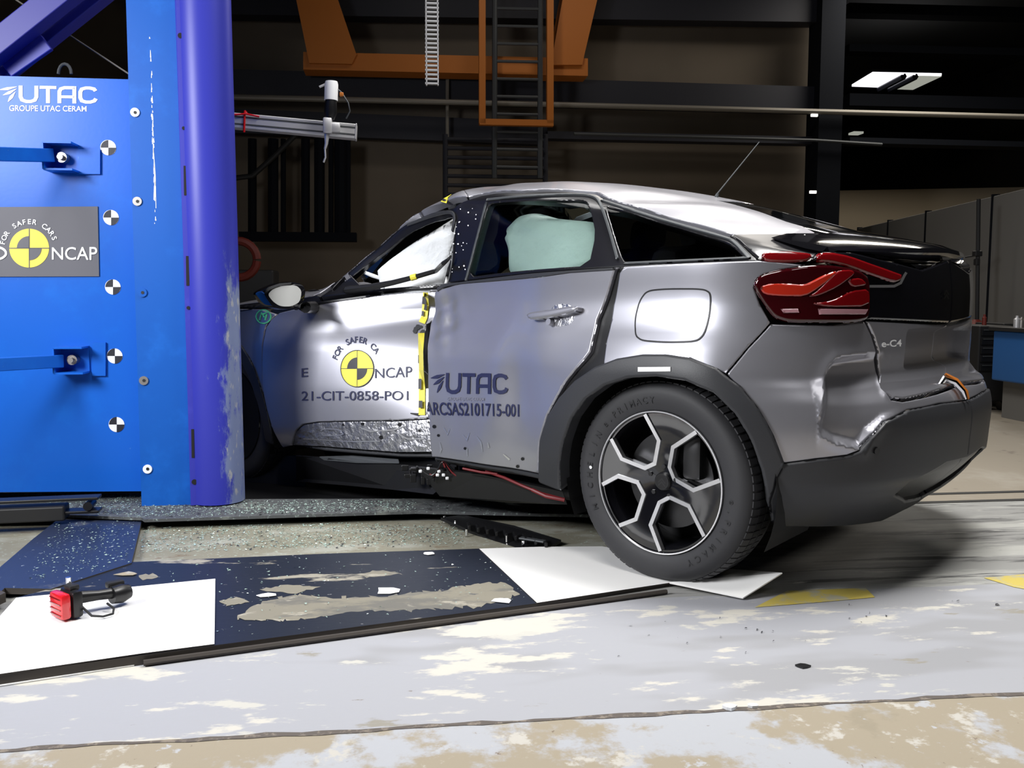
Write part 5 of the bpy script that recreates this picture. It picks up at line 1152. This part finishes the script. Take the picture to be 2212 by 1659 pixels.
# ---- right side of the hall
zc=5.0
def ceil_px(x,y,z): 
    d=ray(x,y); return _C+d*((z-CAMH)/d[2])
t=thing('roof_light','bright white roof light panel with dark glazing bars at the right','roof light',tuple(ceil_px(1935,175,zc)),HA)
V=[ceil_px(x,y,zc) for x,y in ((1840,187),(1885,160),(2034,163),(1972,192))]
b=MB(); b.slab(V,.04,np.array([0,0,1.])); fixn(b.link('diffuser','lamp_glow',t))
for s in (.45,.62):
    p=V[0]*(1-s)+V[3]*s;q2=V[1]*(1-s)+V[2]*s; dd=(q2-p); b=MB(); b.tube([p-np.array([0,0,.03]),q2-np.array([0,0,.03])],.06,6); b.link('glazing_bar','beam',t)
b=MB(); b.slab([ (V[0]*(.36)+V[3]*.64)-np.array([0,0,.02]),(V[1]*.36+V[2]*.64)-np.array([0,0,.02]),V[2]-np.array([0,0,.02]),V[3]-np.array([0,0,.02])],.01,np.array([0,0,1.])); fixn(b.link('grey_pane','lamp_dim',t))
for x0,y0,x1,y1,l in ((1838,286,1860,290,'smallest faint roof light beside the dark column'),(1940,324,2015,334,'long faint roof light far away at the right'),(1878,344,1948,353,'dim yellowish roof light left of the long one'),(2030,394,2090,404,'faintest roof light low above the pale wall')):
    c=ceil_px((x0+x1)/2,(y0+y1)/2,zc); wd=np.linalg.norm(ceil_px(x1,y0,zc)-ceil_px(x0,y0,zc)); ln=min(6,np.linalg.norm(ceil_px(x0,y0,zc)-ceil_px(x0,y1,zc)))
    b=MB(); b.box(c,(wd,ln,.05)); o=b.link('roof_light','lamp_dim'); props(o,l,'roof light','faint roof lights far off')
for k,(y0,y1,lab) in enumerate(((12,34,'topmost dark roof beam at the right'),(100,116,'dark roof beam just above the bright roof light'),(206,232,'dark roof beam just below the bright roof light'),(300,312,'dark roof beam under the long pale pipe at the right'))):
    beam('roof_beam',1825,(y0+y1)/2,2400,(y0+y1)/2+14,y1-y0,14.5-k*.6,'column',.3,lab,'beam')
t=slabh('inner_room_wall',[(1790,412),(2330,402),(2330,720),(1790,720)],16,.2,'wall_pale'); props(t,'pale beige wall of an inner room behind the grey partitions','wall panel')
# grey partitions running away along the right
def ptop(px): # on the partition line
    return None
A=np.array([4.62,8.0]);Bq=np.array([5.05,13.6])
hgt=lambda s:1.93
prev=0
for k,(s0,s1,lab) in enumerate(((-.25,.205,'nearest grey partition panel, cut by the right edge'),(.21,.52,'second grey partition panel, behind the stand'),(.525,.76,'third grey partition panel from the right'),(.765,1.0,'farthest and narrowest grey partition panel'))):
    p=A+(Bq-A)*s0;q_=A+(Bq-A)*s1; c=(p+q_)/2; L_=np.linalg.norm(q_-p); dv=(q_-p)/L_; axx=(np.array([dv[0],dv[1],0]),np.array([-dv[1],dv[0],0]),np.array([0,0,1.]))
    t=thing('partition_panel',lab,'partition',(c[0],c[1],0),0,'grey partition panels at the right')
    b=MB(); b.box((c[0],c[1],.97),(L_-.02,.05,1.9),axx,.006); b.link('board','partition',t)
    b=MB(); b.box((q_[0],q_[1],.97),(.03,.07,1.94),axx); b.link('frame_post','column',t)
# stand with a red base, side arm
Ys=8.6
t=thing('pole_stand','thin black upright stand with a clamp in front of the partitions','stand',tuple(at_depth(2111,700,Ys)*[1,1,0]))
b=MB(); b.cyl(at_depth(2114,430,Ys),at_depth(2108,880,Ys),.018,10); b.link('post','black',t,True)
b=MB(); b.box(at_depth(2111,548,Ys),(.07,.06,.05),bev=.008); b.box(at_depth(2110,566,Ys),(.04,.05,.06),bev=.008); b.link('clamp','black',t)
b=MB(); b.cyl(at_depth(2108,552,Ys),at_depth(2020,566,Ys+.3),.008,8); b.link('arm','black',t,True)
b=MB(); b.tube([at_depth(2108,690,Ys),at_depth(2108,703,Ys)],[.03,.09],14); b.link('collar','rust',t,True,label='dull red collar')
# tool trolley
Yt=7.9
p=at_depth(2113,765,Yt); t=thing('tool_trolley','black tool trolley with drawers standing before the partitions','tool trolley',(p[0],p[1],0),HA)
w_=.30; top=at_depth(2113,702,Yt)[2]
b=MB(); b.box((p[0],p[1],(top+.08)/2),(w_,.45,top-.08),bev=.01); b.link('cabinet','black',t)
for y in (716,735,754,771,790):
    z=at_depth(2113,y,Yt)[2]; b=MB(); b.box(np.array([p[0],p[1],z])-HV*.23,(w_-.03,.02,.05),bev=.003); dr=b.link('drawer','satin',t)
    b=MB(); b.box(np.array([p[0],p[1],z+.022])-HV*.245,(w_-.06,.012,.008)); b.link('drawer_handle','ladder',dr)
for sx in(-1,1):
  for sy in(-1,1): b=MB(); c=np.array([p[0],p[1],.04])+HU*sx*.11+HV*sy*.17; b.cyl(c-HU*.015,c+HU*.015,.04,14); b.link('caster','satin',t,True)
for k,(x,m,h,l) in enumerate(((2090,'rust',.10,'dull red spray can on the left of the black tool trolley'),(2126,'rust',.09,'dull red spray can on the right of the black tool trolley'))):
    c=at_depth(x,702,Yt); b=MB(); b.tube([c,c+[0,0,h*.7],c+[0,0,h*.8],c+[0,0,h]],[.018,.018,.01,.01],12); o=b.link('spray_can',m,None,True); props(o,l,'can')
# blue cabinet at the frame edge
p=at_depth(2243,770,7.1); t=thing('blue_cabinet','blue steel workbench cabinet cut by the right edge','cabinet',(p[0],p[1],0),HA)
z0,z1=at_depth(2200,826,7.1)[2],at_depth(2200,716,7.1)[2]
b=MB(); b.box((p[0],p[1],(z0+z1)/2),(.42,.5,z1-z0),bev=.012); b.link('body','cabinet_blue',t)
b=MB(); b.box((p[0],p[1],z1+.015),(.5,.52,.03),bev=.006); b.link('worktop','black',t)
b=MB(); b.box(np.array([p[0],p[1],(z0+z1)/2])-HV*.253,(.36,.01,z1-z0-.06)); b.link('door','cabinet_blue',t)
for sx in(-1,1): b=MB(); b.box(np.array([p[0],p[1],z0/2])+HU*sx*.12,(.04,.4,z0)); b.link('leg','partition',t)
for k,(x,h,m,l) in enumerate(((2172,.09,'alu','metal flask at the left end of the blue workbench cabinet'),(2206,.08,'bolt','short metal pot on the blue workbench cabinet'),(2216,.07,'yellow','yellowish tin on the blue workbench cabinet'))):
    c=at_depth(x if k else 2196,712,7.1); c[2]=z1+.03; b=MB(); b.tube([c,c+[0,0,h*.7],c+[0,0,h*.85],c+[0,0,h]],[.025,.025,.012,.012],12); o=b.link('container',m,None,True); props(o,l,'container')
p=at_depth(2160,770,8.2); b=MB(); b.box((p[0],p[1],.36),(.24,.4,.72),bev=.01); o=b.link('bench_unit','black'); props(o,'black bench unit between the tool trolley and blue cabinet','cabinet')
